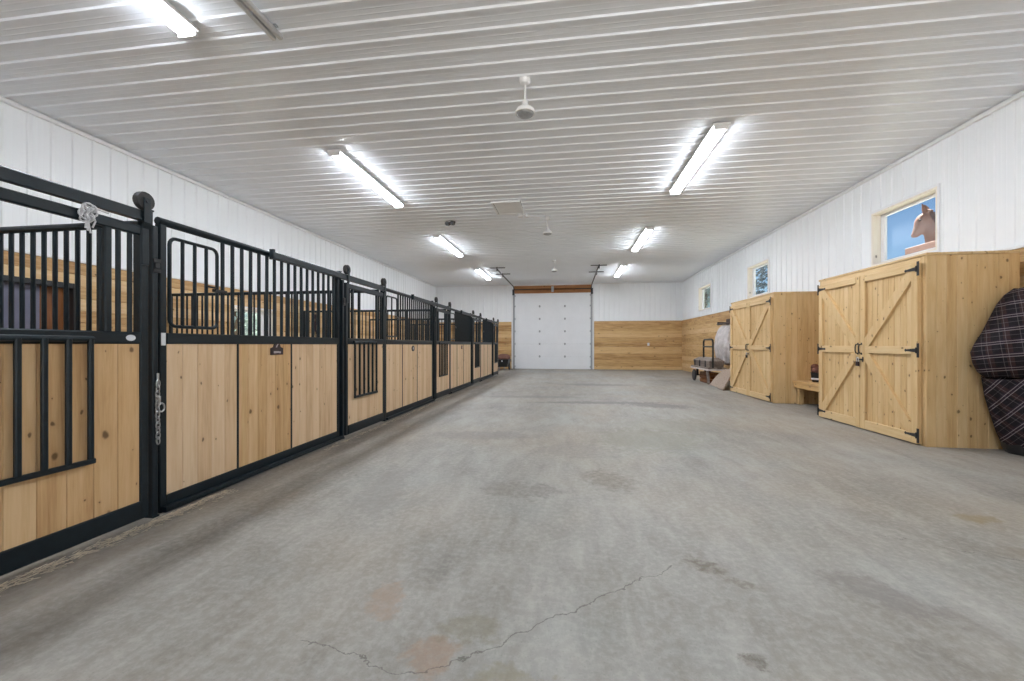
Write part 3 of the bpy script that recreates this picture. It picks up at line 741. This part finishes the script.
# ------------------------------------------------------------------ cabinets
def cabinet(y0, y1, x0, x1, h, label, pl_label, plk):
    """front faces -X; y0 is the side seen from the aisle entrance"""
    t = Thing('tack_cabinet', label, 'cabinet', ((x0+x1)/2, (y0+y1)/2, 0), 'wooden tack cabinets')
    t.part('side_panel', MB().boards(x0, x1, y0, y0+.022, 0, h-.03, 0, .105, .004), M['cabwood'])
    t.part('side_panel', MB().boards(x0, x1, y1-.022, y1, 0, h-.03, 0, .105, .004), M['cabwood'])
    t.part('back_panel', MB().box(x1-.02, x1-.001, y0+.023, y1-.023, 0, h-.03), M['cabwood'])
    t.part('top', MB().boards(x0-.012, x1, y0-.012, y1+.012, h-.028, h, 0, .17, .003, longaxis=1), M['cabwood_y'])
    ff = MB().box(x0, x0+.03, y0+.023, y0+.085, 0, h-.03, .003).box(x0, x0+.03, y1-.085, y1-.023, 0, h-.03, .003)
    t.part('face_frame', ff, M['cabwood'])
    t.part('head_rail', MB().box(x0, x0+.03, y0+.086, y1-.086, h-.10, h-.03, .003), M['cabwood_y'])
    mid = (y0+y1)/2
    zb, zt, zm = .018, h-.105, (.05+h-.105)/2 + .02
    for (a, b, hs) in ((y0+.06, mid-.004, 1), (mid+.004, y1-.06, -1)):
        dx1 = x0 - .003; dx0 = x0 - .022; rx = dx0 - .03
        d = t.part('door', MB().boards(dx0, dx1, a, b, zb, zt, 1, .10, .004), M['cabwood'])
        fw = .092
        t.part('door_stile', MB().box(rx, dx0-.0006, a, a+fw, zb, zt, .004), M['cabwood'], parent=d)
        t.part('door_stile', MB().box(rx, dx0-.0006, b-fw, b, zb, zt, .004), M['cabwood'], parent=d)
        for z0, z1 in ((zb, zb+fw+.03), (zm-.05, zm+.05), (zt-fw, zt)):
            t.part('door_rail', MB().box(rx, dx0-.0006, a+fw+.001, b-fw-.001, z0, z1, .004), M['cabwood_y'], parent=d)
        # K braces meet at the middle rail on the opening side
        hin = a+fw if hs == 1 else b-fw; opn = b-fw if hs == 1 else a+fw
        for ze, zo in ((zt-fw, zm+.05), (zb+fw+.03, zm-.05)):
            sg = 1 if ze > zo else -1
            w = .075 * (1 if hs == 1 else -1)
            pr = [(hin, ze), (hin + w, ze), (opn, zo + sg*.11), (opn, zo), (opn - w, zo), (hin, ze - sg*.11)]
            pr = [(yy + (.001 if yy == hin and hs == 1 else 0), zz) for yy, zz in pr]
            t.part('door_brace', MB().prism(pr, 0, rx+.0005, dx0-.0006), M['cabwood'], parent=d)
        he = a if hs == 1 else b
        for z in (zt-.07, zm, zb+.10):
            hx = rx - .005
            s = 1 if hs == 1 else -1
            mb = MB().box(hx, rx-.0003, he-.012*s-.018, he-.012*s+.018, z-.085, z+.085, .002)
            pr = [(he+.01*s, z-.03), (he+.03*s, z-.022), (he+.155*s, z-.011), (he+.17*s, z-.018), (he+.185*s, z), (he+.17*s, z+.018), (he+.155*s, z+.011), (he+.03*s, z+.022), (he+.01*s, z+.03)]
            mb.prism(pr, 0, hx, rx-.0003).rod((hx-.003, he+.008*s, z-.035), (hx-.003, he+.008*s, z+.035), .007, 8)
            t.part('hinge', mb, M['black'], parent=d, label='black T-shaped strap hinge')
        hy = mid - hs*.035
        hz = zm + .01
        t.part('handle', MB().tube([(rx-.002, hy, hz+.065), (rx-.03, hy, hz+.06), (rx-.038, hy, hz+.03), (rx-.038, hy, hz-.03), (rx-.03, hy, hz-.06), (rx-.002, hy, hz-.065)], .008, 8)
               .box(rx-.004, rx-.0003, hy-.014, hy+.014, hz+.055, hz+.085, .002).box(rx-.004, rx-.0003, hy-.014, hy+.014, hz-.085, hz-.055, .002), M['black'], parent=d)
    hz = zm - .15; rx = x0 - .052
    t.part('hasp', MB().box(rx-.006, rx-.0003, mid-.075, mid-.055, hz-.03, hz+.045, .002).box(rx-.006, rx-.0003, mid+.045, mid+.065, hz-.03, hz+.045, .002)
           .box(rx-.012, rx-.007, mid-.085, mid+.06, hz-.002, hz+.02, .002), M['black'])
    tp = Thing('padlock', pl_label, 'padlock', (rx-.03, mid, hz-.06), 'padlocks on the cabinets')
    tp.part('lock_body', MB().box(rx-.042, rx-.016, mid-.03, mid+.03, hz-.085, hz-.022, .008), plk)
    tp.part('shackle', MB().tube([(rx-.029, mid-.019, hz-.022)] + [(rx-.029, mid-.019*math.cos(q), hz+.02+.019*math.sin(q)) for q in [k*PI/8 for k in range(9)]] + [(rx-.029, mid+.019, hz-.022)], .005, 8), M['chrome'])
    return t
cabinet(5.435, 7.50, 4.155, 5.10, 2.28, 'tall wooden cabinet with black hinges below the window showing the horse', 'dark padlock on the cabinet below the horse window', M['plate'])
cabinet(9.06, 11.30, 4.165, 5.13, 2.28, 'tall wooden cabinet beside the pale hanging blanket, beyond the bench', 'dark padlock on the cabinet beside the pale blanket', M['black'])
# bench between the cabinets
t = Thing('bench', 'low wooden bench built between the two tall cabinets', 'bench', (4.9, 8.22, 0))
t.part('bench_top', MB().boards(4.50, 5.28, 7.515, 9.04, .43, .475, 0, .19, .004, longaxis=1), M['cabwood_x'])
t.part('front_rail', MB().box(4.52, 4.56, 7.515, 9.04, .335, .429, .004), M['cabwood_x'])
for y in (7.56, 8.98):
    t.part('leg', MB().box(4.57, 4.66, y-.04, y+.04, 0, .429, .004), M['cabwood'])
    t.part('leg', MB().box(5.17, 5.26, y-.04, y+.04, 0, .429, .004), M['cabwood'])
t.part('bottom_board', MB().boards(5.20, 5.29, 7.61, 8.92, .12, .42, 2, .14), M['cabwood_x'])
t = Thing('lidded_pail', 'small dark pail with reddish-brown cloth heaped on it on the bench', 'pail', (4.78, 8.70, .476))
t.part('pail_body', MB().lathe([(.085, 0), (.10, .06), (.11, .17), (.115, .175), (.115, .185), (.10, .185)], (4.78, 8.70, .476), 20), M['black'])
t.part('pail_band', MB().lathe([(.099, .045), (.104, .05), (.106, .075), (.103, .08)], (4.78, 8.70, .476), 20), M['sticker'])
mb = MB(); mb.ball((4.78, 8.70, .70), .11, 14, (1, 1, .75)); mb.ball((4.75, 8.73, .76), .07, 12); t.part('cloth', mb, M['bag'])

# ------------------------------------------------------------------ horse blankets by the corner of the cabinet
def cloth_loft(rows, n, depth_y, amp, seed, folds=5):
    """rows: (z, x_left, x_right, y_front) front surface bulges towards -Y"""
    rnd = random.Random(seed); ph = [rnd.uniform(0, 6.28) for _ in range(6)]
    rings = []
    for (z, xl, xr, yf) in rows:
        ring = []; yb = depth_y; cx, cy = (xl+xr)/2, (yf+yb)/2; rx, ry = (xr-xl)/2, (yb-yf)/2
        for k in range(n):
            q = 2*PI*k/n
            c, s = math.cos(q), math.sin(q)
            e = .72; c = math.copysign(abs(c)**e, c); s = math.copysign(abs(s)**e, s)
            w = 1 + amp*(math.sin(folds*q+ph[0]+z*5) * .6 + math.sin((folds+4)*q+ph[1]-z*7)*.4)
            if s > .2: w = 1
            ring.append((cx + rx*c*w, cy + ry*s*w, z + .012*math.sin(3*q+ph[2])))
        rings.append(ring)
    return rings
def dense(rows, m=5):
    out = []
    for a, b in zip(rows, rows[1:]):
        for k in range(m):
            u = k/m; out.append(tuple(x+(y-x)*u for x, y in zip(a, b)))
    return out + [rows[-1]]
t = Thing('horse_blanket', 'dark plaid horse blanket bundled against the cabinet side, reaching the floor', 'blanket', (4.95, 5.15, 0))
up = [(.84, 4.62, 5.21, 5.0), (.90, 4.54, 5.22, 4.95), (1.0, 4.48, 5.23, 4.90), (1.12, 4.455, 5.23, 4.88), (1.22, 4.50, 5.23, 4.89), (1.34, 4.58, 5.23, 4.93), (1.52, 4.68, 5.22, 5.0),
      (1.66, 4.76, 5.21, 5.06), (1.76, 4.85, 5.19, 5.12), (1.83, 4.96, 5.16, 5.2)]
t.part('folded_flap', MB().loft(cloth_loft(dense(up), 90, 5.41, .085, 4, 7)), M['plaid'], smooth=50)
lo = [(.10, 4.80, 5.16, 5.02), (.20, 4.75, 5.18, 4.99), (.40, 4.68, 5.20, 4.97), (.60, 4.62, 5.21, 4.96), (.83, 4.585, 5.22, 4.98)]
t.part('skirt', MB().loft(cloth_loft(dense(lo), 90, 5.41, .10, 9, 6)), M['plaid'], smooth=50)
t.part('lining', MB().loft(cloth_loft(dense([(.004, 4.83, 5.14, 5.03), (.05, 4.80, 5.15, 5.01), (.14, 4.79, 5.15, 5.03)], 3), 60, 5.40, .06, 9, 6)), M['black'], label='black lining along the bottom hem')

# ------------------------------------------------------------------ corner beyond the cabinets: cart, rug, blanket on wall
t = Thing('flatbed_cart', 'weathered grey cart with tubular handle standing against the timber wall', 'cart', (4.40, 13.9, 0))
t.part('deck', MB().boards(4.14, 4.66, 13.0, 14.75, .46, .51, 0, .13, .004, longaxis=1), M['greywood'])
t.part('deck_frame', MB().box(4.13, 4.17, 12.98, 14.77, .415, .459, .004).box(4.63, 4.67, 12.98, 14.77, .415, .459, .004).box(4.172, 4.629, 12.98, 13.02, .415, .459, .004).box(4.172, 4.629, 14.73, 14.77, .415, .459, .004), M['palecloth'])
bxm = MB()
bxm.add([(4.21, 13.1, .512), (4.60, 13.1, .512), (4.60, 14.6, .512), (4.21, 14.6, .512), (4.18, 13.05, .70), (4.62, 13.05, .70), (4.62, 14.64, .70), (4.18, 14.64, .70),
         (4.32, 13.2, .80), (4.50, 13.2, .80), (4.50, 14.45, .80), (4.32, 14.45, .80)],
        [(0, 1, 2, 3), (0, 1, 5, 4), (1, 2, 6, 5), (2, 3, 7, 6), (3, 0, 4, 7), (4, 5, 9, 8), (5, 6, 10, 9), (6, 7, 11, 10), (7, 4, 8, 11), (8, 9, 10, 11)])
t.part('box', bxm, M['greywood'], smooth=0)
for y in (13.4, 13.95, 14.45):
    t.part('strap', MB().box(4.165, 4.185, y-.03, y+.03, .46, .71, .003), M['steel_dark'])
hx = 4.24
pts = [(hx, 12.9, .512), (hx, 12.9, 1.27), (hx, 12.93, 1.33), (hx, 13.0, 1.36), (hx, 13.65, 1.36), (hx, 13.72, 1.33), (hx, 13.75, 1.27), (hx, 13.75, .80)]
t.part('handle', MB().tube(pts, .028, 8), M['steel_dark'])
t.part('cross_bar', MB().rod((hx, 12.9, 1.14), (hx, 13.75, 1.14), .024, 8), M['steel_dark'], parent=None)
for (x, y) in ((4.17, 14.5), (4.63, 14.5)):
    t.part('wheel', MB().lathe([(.03, -.03), (.16, -.03), (.19, -.015), (.19, .015), (.16, .03), (.03, .03)], (x, y, .19), 20, 0), M['rubber'])
t.part('axle', MB().rod((4.20, 14.5, .19), (4.60, 14.5, .19), .02, 8).box(4.24, 4.30, 14.46, 14.54, .19, .415).box(4.50, 4.56, 14.46, 14.54, .19, .415), M['steel_dark'])
for (x, y) in ((4.18, 13.2), (4.62, 13.2)):
    t.part('leg', MB().beam((x, y, .415), (x, y-.12, 0), .07, .05), M['greywood'])
t = Thing('storage_crate', 'dark wooden crate lying on the floor beneath the grey cart', 'crate', (4.41, 13.75, 0))
mbs = MB()
for z in (.02, .13, .24):
    mbs.box(4.24, 4.255, 13.4, 14.15, z, z+.09, .003).box(4.56, 4.575, 13.4, 14.15, z, z+.09, .003).box(4.256, 4.559, 13.4, 13.415, z, z+.09, .003).box(4.256, 4.559, 14.135, 14.15, z, z+.09, .003)
mbs.box(4.256, 4.559, 13.416, 14.134, .0, .019)
t.part('slats', mbs, M['brownwood'])
for x in (4.27, 4.53):
    for y in (13.43, 14.11): t.part('corner_post', MB().box(x, x+.015, y-.008, y+.008, .02, .34), M['brownwood'])
# leaning rug
mb = MB(); nu, nv = 18, 12; vs = []; fs = []
for side in (0, 1):
    for i in range(nu+1):
        for j in range(nv+1):
            u, v = i/nu, j/nv
            p = [(1-u)*((1-v)*A + v*D) + u*((1-v)*B + v*C) for A, B, C, D in zip((3.97, 11.36, .01), (4.16, 12.93, .01), (4.56, 12.93, .44), (4.50, 11.50, .70))]
            x, y, z = p[0] + (.03 if side else 0), p[1], p[2] + .025*math.sin(5*u+2*v)*v + .09*math.sin(PI*v)*(1-.4*u)
            vs.append((x, y, z - (.02 if side else 0) + .01))
N = (nu+1)*(nv+1)
for i in range(nu):
    for j in range(nv):
        a = i*(nv+1)+j; q = (a, a+1, a+nv+2, a+nv+1)
        fs.append(q); fs.append(tuple(N+k for k in reversed(q)))
edge = [i*(nv+1) for i in range(nu+1)] + [nu*(nv+1)+j for j in range(1, nv+1)] + [i*(nv+1)+nv for i in range(nu-1, -1, -1)] + [j for j in range(nv-1, 0, -1)]
for a, b in zip(edge, edge[1:]+edge[:1]): fs.append((a, b, N+b, N+a))
single('rug', mb.add(vs, fs), M['rug'], 'brownish grey rug propped up at the far side of the cabinet, edge on floor', 'rug', (4.2, 12.1, 0), smooth=60)
t = Thing('feed_bin', 'low black bin on the floor behind the leaning rug, next to the cabinet', 'bin', (4.8, 11.5, 0))
t.part('bin_body', MB().add([(4.52, 11.36, 0), (5.06, 11.36, 0), (5.06, 11.80, 0), (4.52, 11.80, 0), (4.60, 11.34, .34), (5.1, 11.34, .34), (5.1, 11.82, .34), (4.60, 11.82, .34)],
       [(0, 3, 2, 1), (0, 1, 5, 4), (1, 2, 6, 5), (2, 3, 7, 6), (3, 0, 4, 7), (4, 5, 6, 7)]), M['black'], smooth=0)
t.part('bin_lid', MB().box(4.60, 5.11, 11.33, 11.83, .342, .365, .005, 2), M['black'])
# blanket hung on the wall from a rack
t = Thing('blanket_rack', 'dark wooden wall rack above the pale hanging blanket', 'rack', (5.15, 14.1, 1.95))
t.part('back_board', MB().box(5.25, 5.272, 13.55, 14.7, 1.86, 2.06, .004), M['plate'])
for y in (13.6, 14.65): t.part('arm', MB().box(4.96, 5.249, y-.03, y+.03, 1.90, 1.96, .004), M['plate'])
t.part('rail', MB().rod((4.98, 13.55, 1.885), (4.98, 14.7, 1.885), .03, 10), M['plate'])
rows = [(.56, 4.96, 5.25, 13.75), (.62, 4.90, 5.25, 13.55), (.85, 4.82, 5.25, 13.40), (1.15, 4.76, 5.25, 13.35), (1.45, 4.80, 5.25, 13.42), (1.68, 4.90, 5.25, 13.60), (1.80, 5.0, 5.24, 13.75), (1.845, 5.06, 5.22, 13.9)]
single('hanging_blanket', MB().loft(cloth_loft(dense(rows), 80, 14.7, .085, 5, 7)), M['palecloth'], 'pale grey blanket hanging bunched on the timber wall above the cart', 'blanket', (5.1, 14.05, .56), smooth=50)

# black cart beside the overhead door
t = Thing('yard_cart', 'low black cart with a brown cover beside the overhead door, past the last stall', 'cart', (-3.10, 19.2, 0))
tub = MB().add([(-3.36, 18.9, .16), (-2.86, 18.9, .16), (-2.86, 19.6, .16), (-3.36, 19.6, .16), (-3.46, 18.8, .52), (-2.78, 18.8, .52), (-2.78, 19.7, .52), (-3.46, 19.7, .52)],
      [(0, 3, 2, 1), (0, 1, 5, 4), (1, 2, 6, 5), (2, 3, 7, 6), (3, 0, 4, 7), (4, 5, 6, 7)])
t.part('tub', tub, M['black'], smooth=0)
for x in (-3.42, -2.81):
    t.part('wheel', MB().lathe([(.03, -.025), (.15, -.025), (.17, -.01), (.17, .01), (.15, .025), (.03, .025)], (x, 19.3, .17), 18, 0), M['rubber'])
t.part('front_support', MB().box(-3.25, -3.20, 18.9, 18.95, 0, .159).box(-3.01, -2.96, 18.9, 18.95, 0, .159), M['galv'])
rows = [(.525, -3.47, -2.77, 18.79), (.60, -3.48, -2.76, 18.78), (.68, -3.42, -2.82, 18.86), (.75, -3.25, -2.98, 19.05)]
t.part('cover', MB().loft(cloth_loft(dense(rows, 3), 40, 19.7, .03, 8, 5)), M['mauvecloth'], smooth=50)
t.part('knob', MB().ball((-3.08, 18.77, .44), .035, 12), M['sticker'])

# ------------------------------------------------------------------ ceiling things
LY = [.98, 5.83, 10.72, 15.6]; LXS = (-3.56, 2.03); LL = 2.44
def light_at(x, y, label):
    t = Thing('ceiling_light', label, 'ceiling light', (x, y, H-.1), 'long fluorescent ceiling lights')
    zt = H-.019
    t.part('housing', MB().box(x-.115, x+.115, y, y+LL, zt-.035, zt, .006), M['whitepaint'])
    pr = [(zt-.036, x-.080), (zt-.036, x+.080), (zt-.060, x+.076), (zt-.076, x+.058), (zt-.081, x), (zt-.076, x-.058), (zt-.060, x-.076)]
    t.part('lens', MB().prism(pr, 1, y+.03, y+LL-.03), M['lamp'])
    for ya in (y+.004, y+LL-.026):
        t.part('end_cap', MB().box(x-.092, x+.092, ya, ya+.022, zt-.086, zt-.036, .008, 1), M['whitepaint'])
    return t
ordn = ['fourth', 'third', 'second', 'first']
first = None
for x, side in ((LXS[0], 'over the stall side'), (LXS[1], 'over the cabinet side')):
    for y, o in zip(LY, ordn):
        lb = 'lit long ceiling light %s, %s from the overhead door' % (side, o)
        if first is None: first = light_at(x, y, lb)
        else: copy_thing(first.o, (x, y, H-.1), lb)
def pendant(x, y, label):
    t = Thing('pendant_lamp', label, 'pendant lamp', (x, y, H-.42), 'white bell-shaped ceiling pendants')
    zt = H - .001
    t.part('canopy', MB().lathe([(.02, -.075), (.05, -.06), (.066, -.03), (.066, 0), (.01, 0)], (x, y, zt), 24), M['whitepaint'])
    t.part('stem', MB().rod((x, y, zt-.07), (x, y, zt-.27), .012, 10), M['whitepaint'])
    sh = t.part('bell', MB().lathe([(.015, -.25), (.032, -.262), (.036, -.30), (.062, -.325), (.095, -.345), (.112, -.375), (.114, -.395), (.106, -.40), (.10, -.385), (.02, -.36)], (x, y, zt), 28), M['whitepaint'])
    t.part('diffuser', MB().lathe([(.02, -.385), (.098, -.388), (.085, -.41), (.05, -.425), (.005, -.43)], (x, y, zt), 24), M['galv'], parent=sh)
    return t
p0 = pendant(-.49, 4.60, 'white bell-shaped pendant hanging alone in front of the ceiling hatch')
copy_thing(p0.o, (-.50, 9.65, H-.42), 'white bell-shaped pendant hanging just past the ceiling hatch')
copy_thing(p0.o, (-.52, 14.6, H-.42), 'white bell-shaped pendant hanging before the overhead door')
t = Thing('ceiling_hatch', 'white framed hatch in the ceiling before the second pendant', 'hatch', (-1.3, 8.8, H))
hx0, hx1, hy0, hy1 = -1.62, -1.0, 8.40, 9.20
fr = MB().box(hx0, hx0+.05, hy0, hy1, H-.05, H-.002, .004).box(hx1-.05, hx1, hy0, hy1, H-.05, H-.002, .004).box(hx0+.05, hx1-.05, hy0, hy0+.05, H-.05, H-.002, .004).box(hx0+.05, hx1-.05, hy1-.05, hy1, H-.05, H-.002, .004)
t.part('frame', fr, M['whitepaint']); t.part('lid', MB().box(hx0+.051, hx1-.051, hy0+.051, hy1-.051, H-.035, H-.005, .003), M['whitepaint'])
t = Thing('junction_box', 'white electrical box and thin conduit on the ceiling beside the hatch', 'junction box', (-1.05, 9.35, H))
t.part('box', MB().box(-1.16, -1.06, 9.30, 9.40, H-.07, H-.002, .006), M['whitepaint'])
t.part('cover', MB().lathe([(.05, -.06), (.05, -.001)], (-.98, 9.42, H), 16), M['whitepaint'])
t.part('conduit', MB().rod((-1.06, 9.35, H-.032), (-.58, 9.63, H-.032), .011, 8), M['whitepaint'])
t = Thing('ceiling_camera', 'small black twin-headed fixture on the ceiling near the stall-side lights', 'camera', (-2.83, 9.7, H))
t.part('base', MB().lathe([(.05, -.035), (.06, -.02), (.06, 0)], (-2.80, 9.7, H-.001), 16), M['black'])
for dx, dz in ((-.09, -.10), (.03, -.09)):
    t.part('head', MB().tube([(-2.80+dx*.4, 9.70, H-.04), (-2.80+dx, 9.62, H+dz+.02), (-2.80+dx, 9.50, H+dz)], [.02, .045, .055], 12), M['black'])
t = Thing('ceiling_channel', 'bare metal double channel on the ceiling beside the light', 'channel', (-2.77, 2.5, H))
for x in (-2.815, -2.745):
    t.part('rail', MB().box(x-.022, x+.022, 1.2, 3.60, H-.07, H-.021, .008), M['chrome'])
for y in (1.6, 2.6, 3.5): t.part('clip', MB().box(-2.85, -2.71, y-.02, y+.02, H-.0205, H-.004, .003), M['galv'])
t = Thing('wall_outlet', 'small white electrical outlet on the timber end wall', 'outlet', (3.75, Y1-.06, 1.22))
t.part('plate', MB().box(3.70, 3.80, Y1-.048, Y1-.036, 1.15, 1.29, .004), M['sticker']); t.part('socket', MB().box(3.72, 3.78, Y1-.054, Y1-.0482, 1.18, 1.26, .003), M['sticker'])

# ------------------------------------------------------------------ outside
def terrain(name, x0, x1, y0, y1, z, bank=None):
    mb = MB(); n = 24; rnd = random.Random(2); vs = []; fs = []
    for i in range(n+1):
        for j in range(n+1):
            vs.append((x0+(x1-x0)*i/n, y0+(y1-y0)*j/n, z + .0*rnd.random()))
    for i in range(n):
        for j in range(n):
            a = i*(n+1)+j; fs.append((a, a+1, a+n+2, a+n+1))
    mb.add(vs, fs); mb.box(x0, x1, y0, y1, z-.8, z-.002); struct(name, mb, M['bounce_apron'] if name == 'bounce_pavement' else M['turf'], 0)
terrain('ground_bank', 6.0, 60, -2.5, 90, 1.80)
terrain('ground', -60, -7.2, -2.5, 90, -.06)
terrain('bounce_pavement', -12.0, 12, -34, Y0-.21, -.02)  # added beyond the doorway to throw sunlight up at the ceiling
t = Thing('fence', 'brown timber fence outside the window in front of the horse', 'fence', (6.85, 8.2, 1.8))
t.part('rail', MB().box(6.74, 6.78, 6.2, 9.32, 3.0, 3.14, .006), M['fencewood']); t.part('rail', MB().box(6.74, 6.78, 6.2, 9.32, 2.45, 2.59, .006), M['fencewood'])
for y in (6.4, 7.8, 9.22): t.part('post', MB().box(6.785, 6.90, y-.06, y+.06, 1.79, 3.13, .01), M['fencewood'])

hb = MB(); FW = Vector((-.794, .608, 0)); SD = Vector((.608, .794, 0)); HO = Vector((7.2, 9.5, 0))
def hp(f, z, side=0.0): return HO + FW*f + SD*side + Vector((0, 0, z))
def limb(pts, r, rx): hb.tube([hp(*p) for p in pts], r, 14, rx=rx, ref=SD)
limb([(-.04, 3.88), (0, 3.81), (.025, 3.73), (.07, 3.60), (.115, 3.50), (.135, 3.45), (.14, 3.42)], [.055, .095, .11, .08, .058, .054, .032], [.055, .09, .10, .075, .055, .05, .03])
limb([(-.07, 3.70), (-.04, 3.62), (.03, 3.55), (.10, 3.44)], [.07, .092, .066, .034], [.06, .08, .055, .034])
limb([(-.03, 3.88), (-.11, 3.73), (-.18, 3.50), (-.25, 3.22), (-.37, 2.92), (-.50, 2.72)], [.07, .14, .18, .225, .30, .33], [.06, .09, .11, .13, .17, .20])
limb([(-.32, 2.72), (-.45, 2.76), (-.85, 2.82), (-1.35, 2.80), (-1.85, 2.86), (-2.15, 2.90), (-2.37, 2.86)], [.18, .30, .34, .36, .36, .32, .16], [.14, .22, .27, .29, .29, .25, .12])
for sx in (-.13, .13):
    limb([(-.50, 2.75, sx), (-.47, 2.50, sx), (-.48, 2.25, sx), (-.49, 2.05, sx), (-.48, 1.90, sx), (-.45, 1.80, sx)], [.13, .10, .065, .045, .05, .06], [.10, .08, .06, .042, .045, .055])
    limb([(-2.10, 2.85, sx), (-2.03, 2.60, sx), (-2.17, 2.34, sx), (-2.23, 2.20, sx), (-2.18, 1.95, sx), (-2.13, 1.80, sx)], [.20, .16, .085, .06, .045, .06], [.14, .11, .07, .05, .042, .055])
t = Thing('horse', 'chestnut brown horse outside the window, looking across above the cabinet', 'horse', (HO.x+.8, HO.y-.7, 1.8))
body = t.part('body', hb, M['horse'], smooth=60)
md = body.modifiers.new('Remesh', 'REMESH'); md.mode = 'VOXEL'; md.voxel_size = .022; md.use_smooth_shade = True
sm = body.modifiers.new('Smooth', 'SMOOTH'); sm.factor = .5; sm.iterations = 3
for sx, f in ((-.055, .0), (.055, -.04)):
    t.part('ear', MB().tube([hp(f-.03, 3.88, sx), hp(f-.02, 3.95, sx*1.15), hp(f-.01, 4.01, sx*1.2), hp(f+.015, 4.08, sx*1.15)], [.034, .042, .032, .006], 8, rx=[.03, .034, .024, .006], ref=SD), M['horse'])
    t.part('eye', MB().ball(tuple(hp(.045, 3.745, sx*1.75)), .022, 10), M['eye'])
mb = MB(); rnd = random.Random(5)
for k in range(16):
    u = k/15; f, z = -.07 - .38*u, 3.93 - .85*u**1.05
    mb.tube([hp(f, z+.01), hp(f-.05, z-.02, -.05), hp(f-.05+rnd.uniform(-.02, .02), z-.16, -.11-.05*u)], [.03, .03, .008], 6)
t.part('mane', mb, M['mane'])
mb = MB().tube([hp(-2.37, 3.05), hp(-2.53, 2.95), hp(-2.59, 2.6), hp(-2.57, 2.2)], [.05, .08, .09, .03], 10); t.part('tail', mb, M['mane'])

def conifer(x, y, z, h, label, mat, seed, r0=None):
    rnd = random.Random(seed); t = Thing('conifer_tree', label, 'tree', (x, y, z), 'evergreen trees outside the windows')
    t.part('trunk', MB().tube([(x, y, z), (x, y, z+h*.5), (x, y, z+h)], [h*.022, h*.015, .01], 8), M['bark'])
    mb = MB(); r0 = r0 or h*.24; vs = []; fs = []
    for k in range(int(2600)):
        u = rnd.random()**.8; rad = r0*(1-u)*(.55+.45*abs(math.sin(u*34)))
        q = rnd.uniform(0, 2*PI); rr = rad*math.sqrt(rnd.uniform(.12, 1)); zz = z + h*(.08+.9*u) - rr*.35
        px, py = x+rr*math.cos(q), y+rr*math.sin(q); s = rnd.uniform(.10, .24)
        d = Vector((math.cos(q)*.8+rnd.uniform(-.4, .4), math.sin(q)*.8+rnd.uniform(-.4, .4), -.35+rnd.uniform(-.3, .3))).normalized()*s
        w = d.orthogonal().normalized()*s*.32; b = len(vs)
        p = Vector((px, py, zz)); up = Vector((0, 0, s*.12))
        vs += [p-d*.6, p+w, p+d, p-w+up]; fs.append((b, b+1, b+2, b+3))
    mb.add(vs, fs); o = mb.build('foliage', mat, t.o, t.loc, 0, False)
conifer(13.0, 28.6, 1.8, 8.2, 'tall bluish evergreen seen through the window over the farther cabinet', M['needle'], 1)
conifer(11.6, 24.6, 1.8, 4.6, 'short bluish evergreen beside a taller one outside the window over the farther cabinet', M['needle'], 2)
conifer(9.6, 30.6, 1.8, 6.2, 'greyish green evergreen seen through the window beside the overhead door end wall', M['needle_g'], 3)
conifer(-13.5, 16.6, -.06, 7.5, 'pale frosted evergreen seen through the stall window behind the bars', M['needle_g'], 4, 2.2)
conifer(-12.0, 13.4, -.06, 6.5, 'second pale frosted evergreen seen through the stall window behind the bars', M['needle_g'], 5, 2.0)

# ------------------------------------------------------------------ sky, camera, view
sd = bpy.data.lights.new('sun', 'SUN'); sun = bpy.data.objects.new('sun', sd); COL.objects.link(sun)
sd.energy = 21.0; sd.angle = math.radians(.6); sd.color = (1, .96, .9)
sun.rotation_euler = Vector((.10, -.50, -.86)).to_track_quat('-Z', 'Y').to_euler(); sun.location = (-20, 10, 30)
w = bpy.data.worlds.new('World'); sc.world = w; w.use_nodes = True
nt = w.node_tree; bg = nt.nodes['Background']
sky = nt.nodes.new('ShaderNodeTexSky'); sky.sky_type = 'NISHITA'
sky.sun_disc = False; sky.sun_elevation = math.radians(38); sky.sun_rotation = math.radians(200); sky.air_density = 1.0; sky.dust_density = .6; sky.ozone_density = 5.0
nt.links.new(sky.outputs[0], bg.inputs[0]); bg.inputs[1].default_value = .068

cd = bpy.data.cameras.new('camera'); cam = bpy.data.objects.new('camera', cd); COL.objects.link(cam)
cd.sensor_width = 36; cd.lens = 36*410/1024; cd.shift_y = 4.2/1024; cd.clip_start = .05; cd.clip_end = 400
cam.location = (0, 0, 1.2); cam.rotation_euler = (PI/2, 0, math.atan(57/410))
sc.camera = cam
sc.view_settings.view_transform = 'Standard'; sc.view_settings.look = 'None'
sc.view_settings.gamma = 1; sc.view_settings.use_curve_mapping = False; sc.view_settings.exposure = 0.74
cy = sc.cycles
cy.use_denoising = True; cy.max_bounces = 10; cy.diffuse_bounces = 6; cy.sample_clamp_indirect = 6.0; cy.use_light_tree = True
cy.transparent_max_bounces = 16
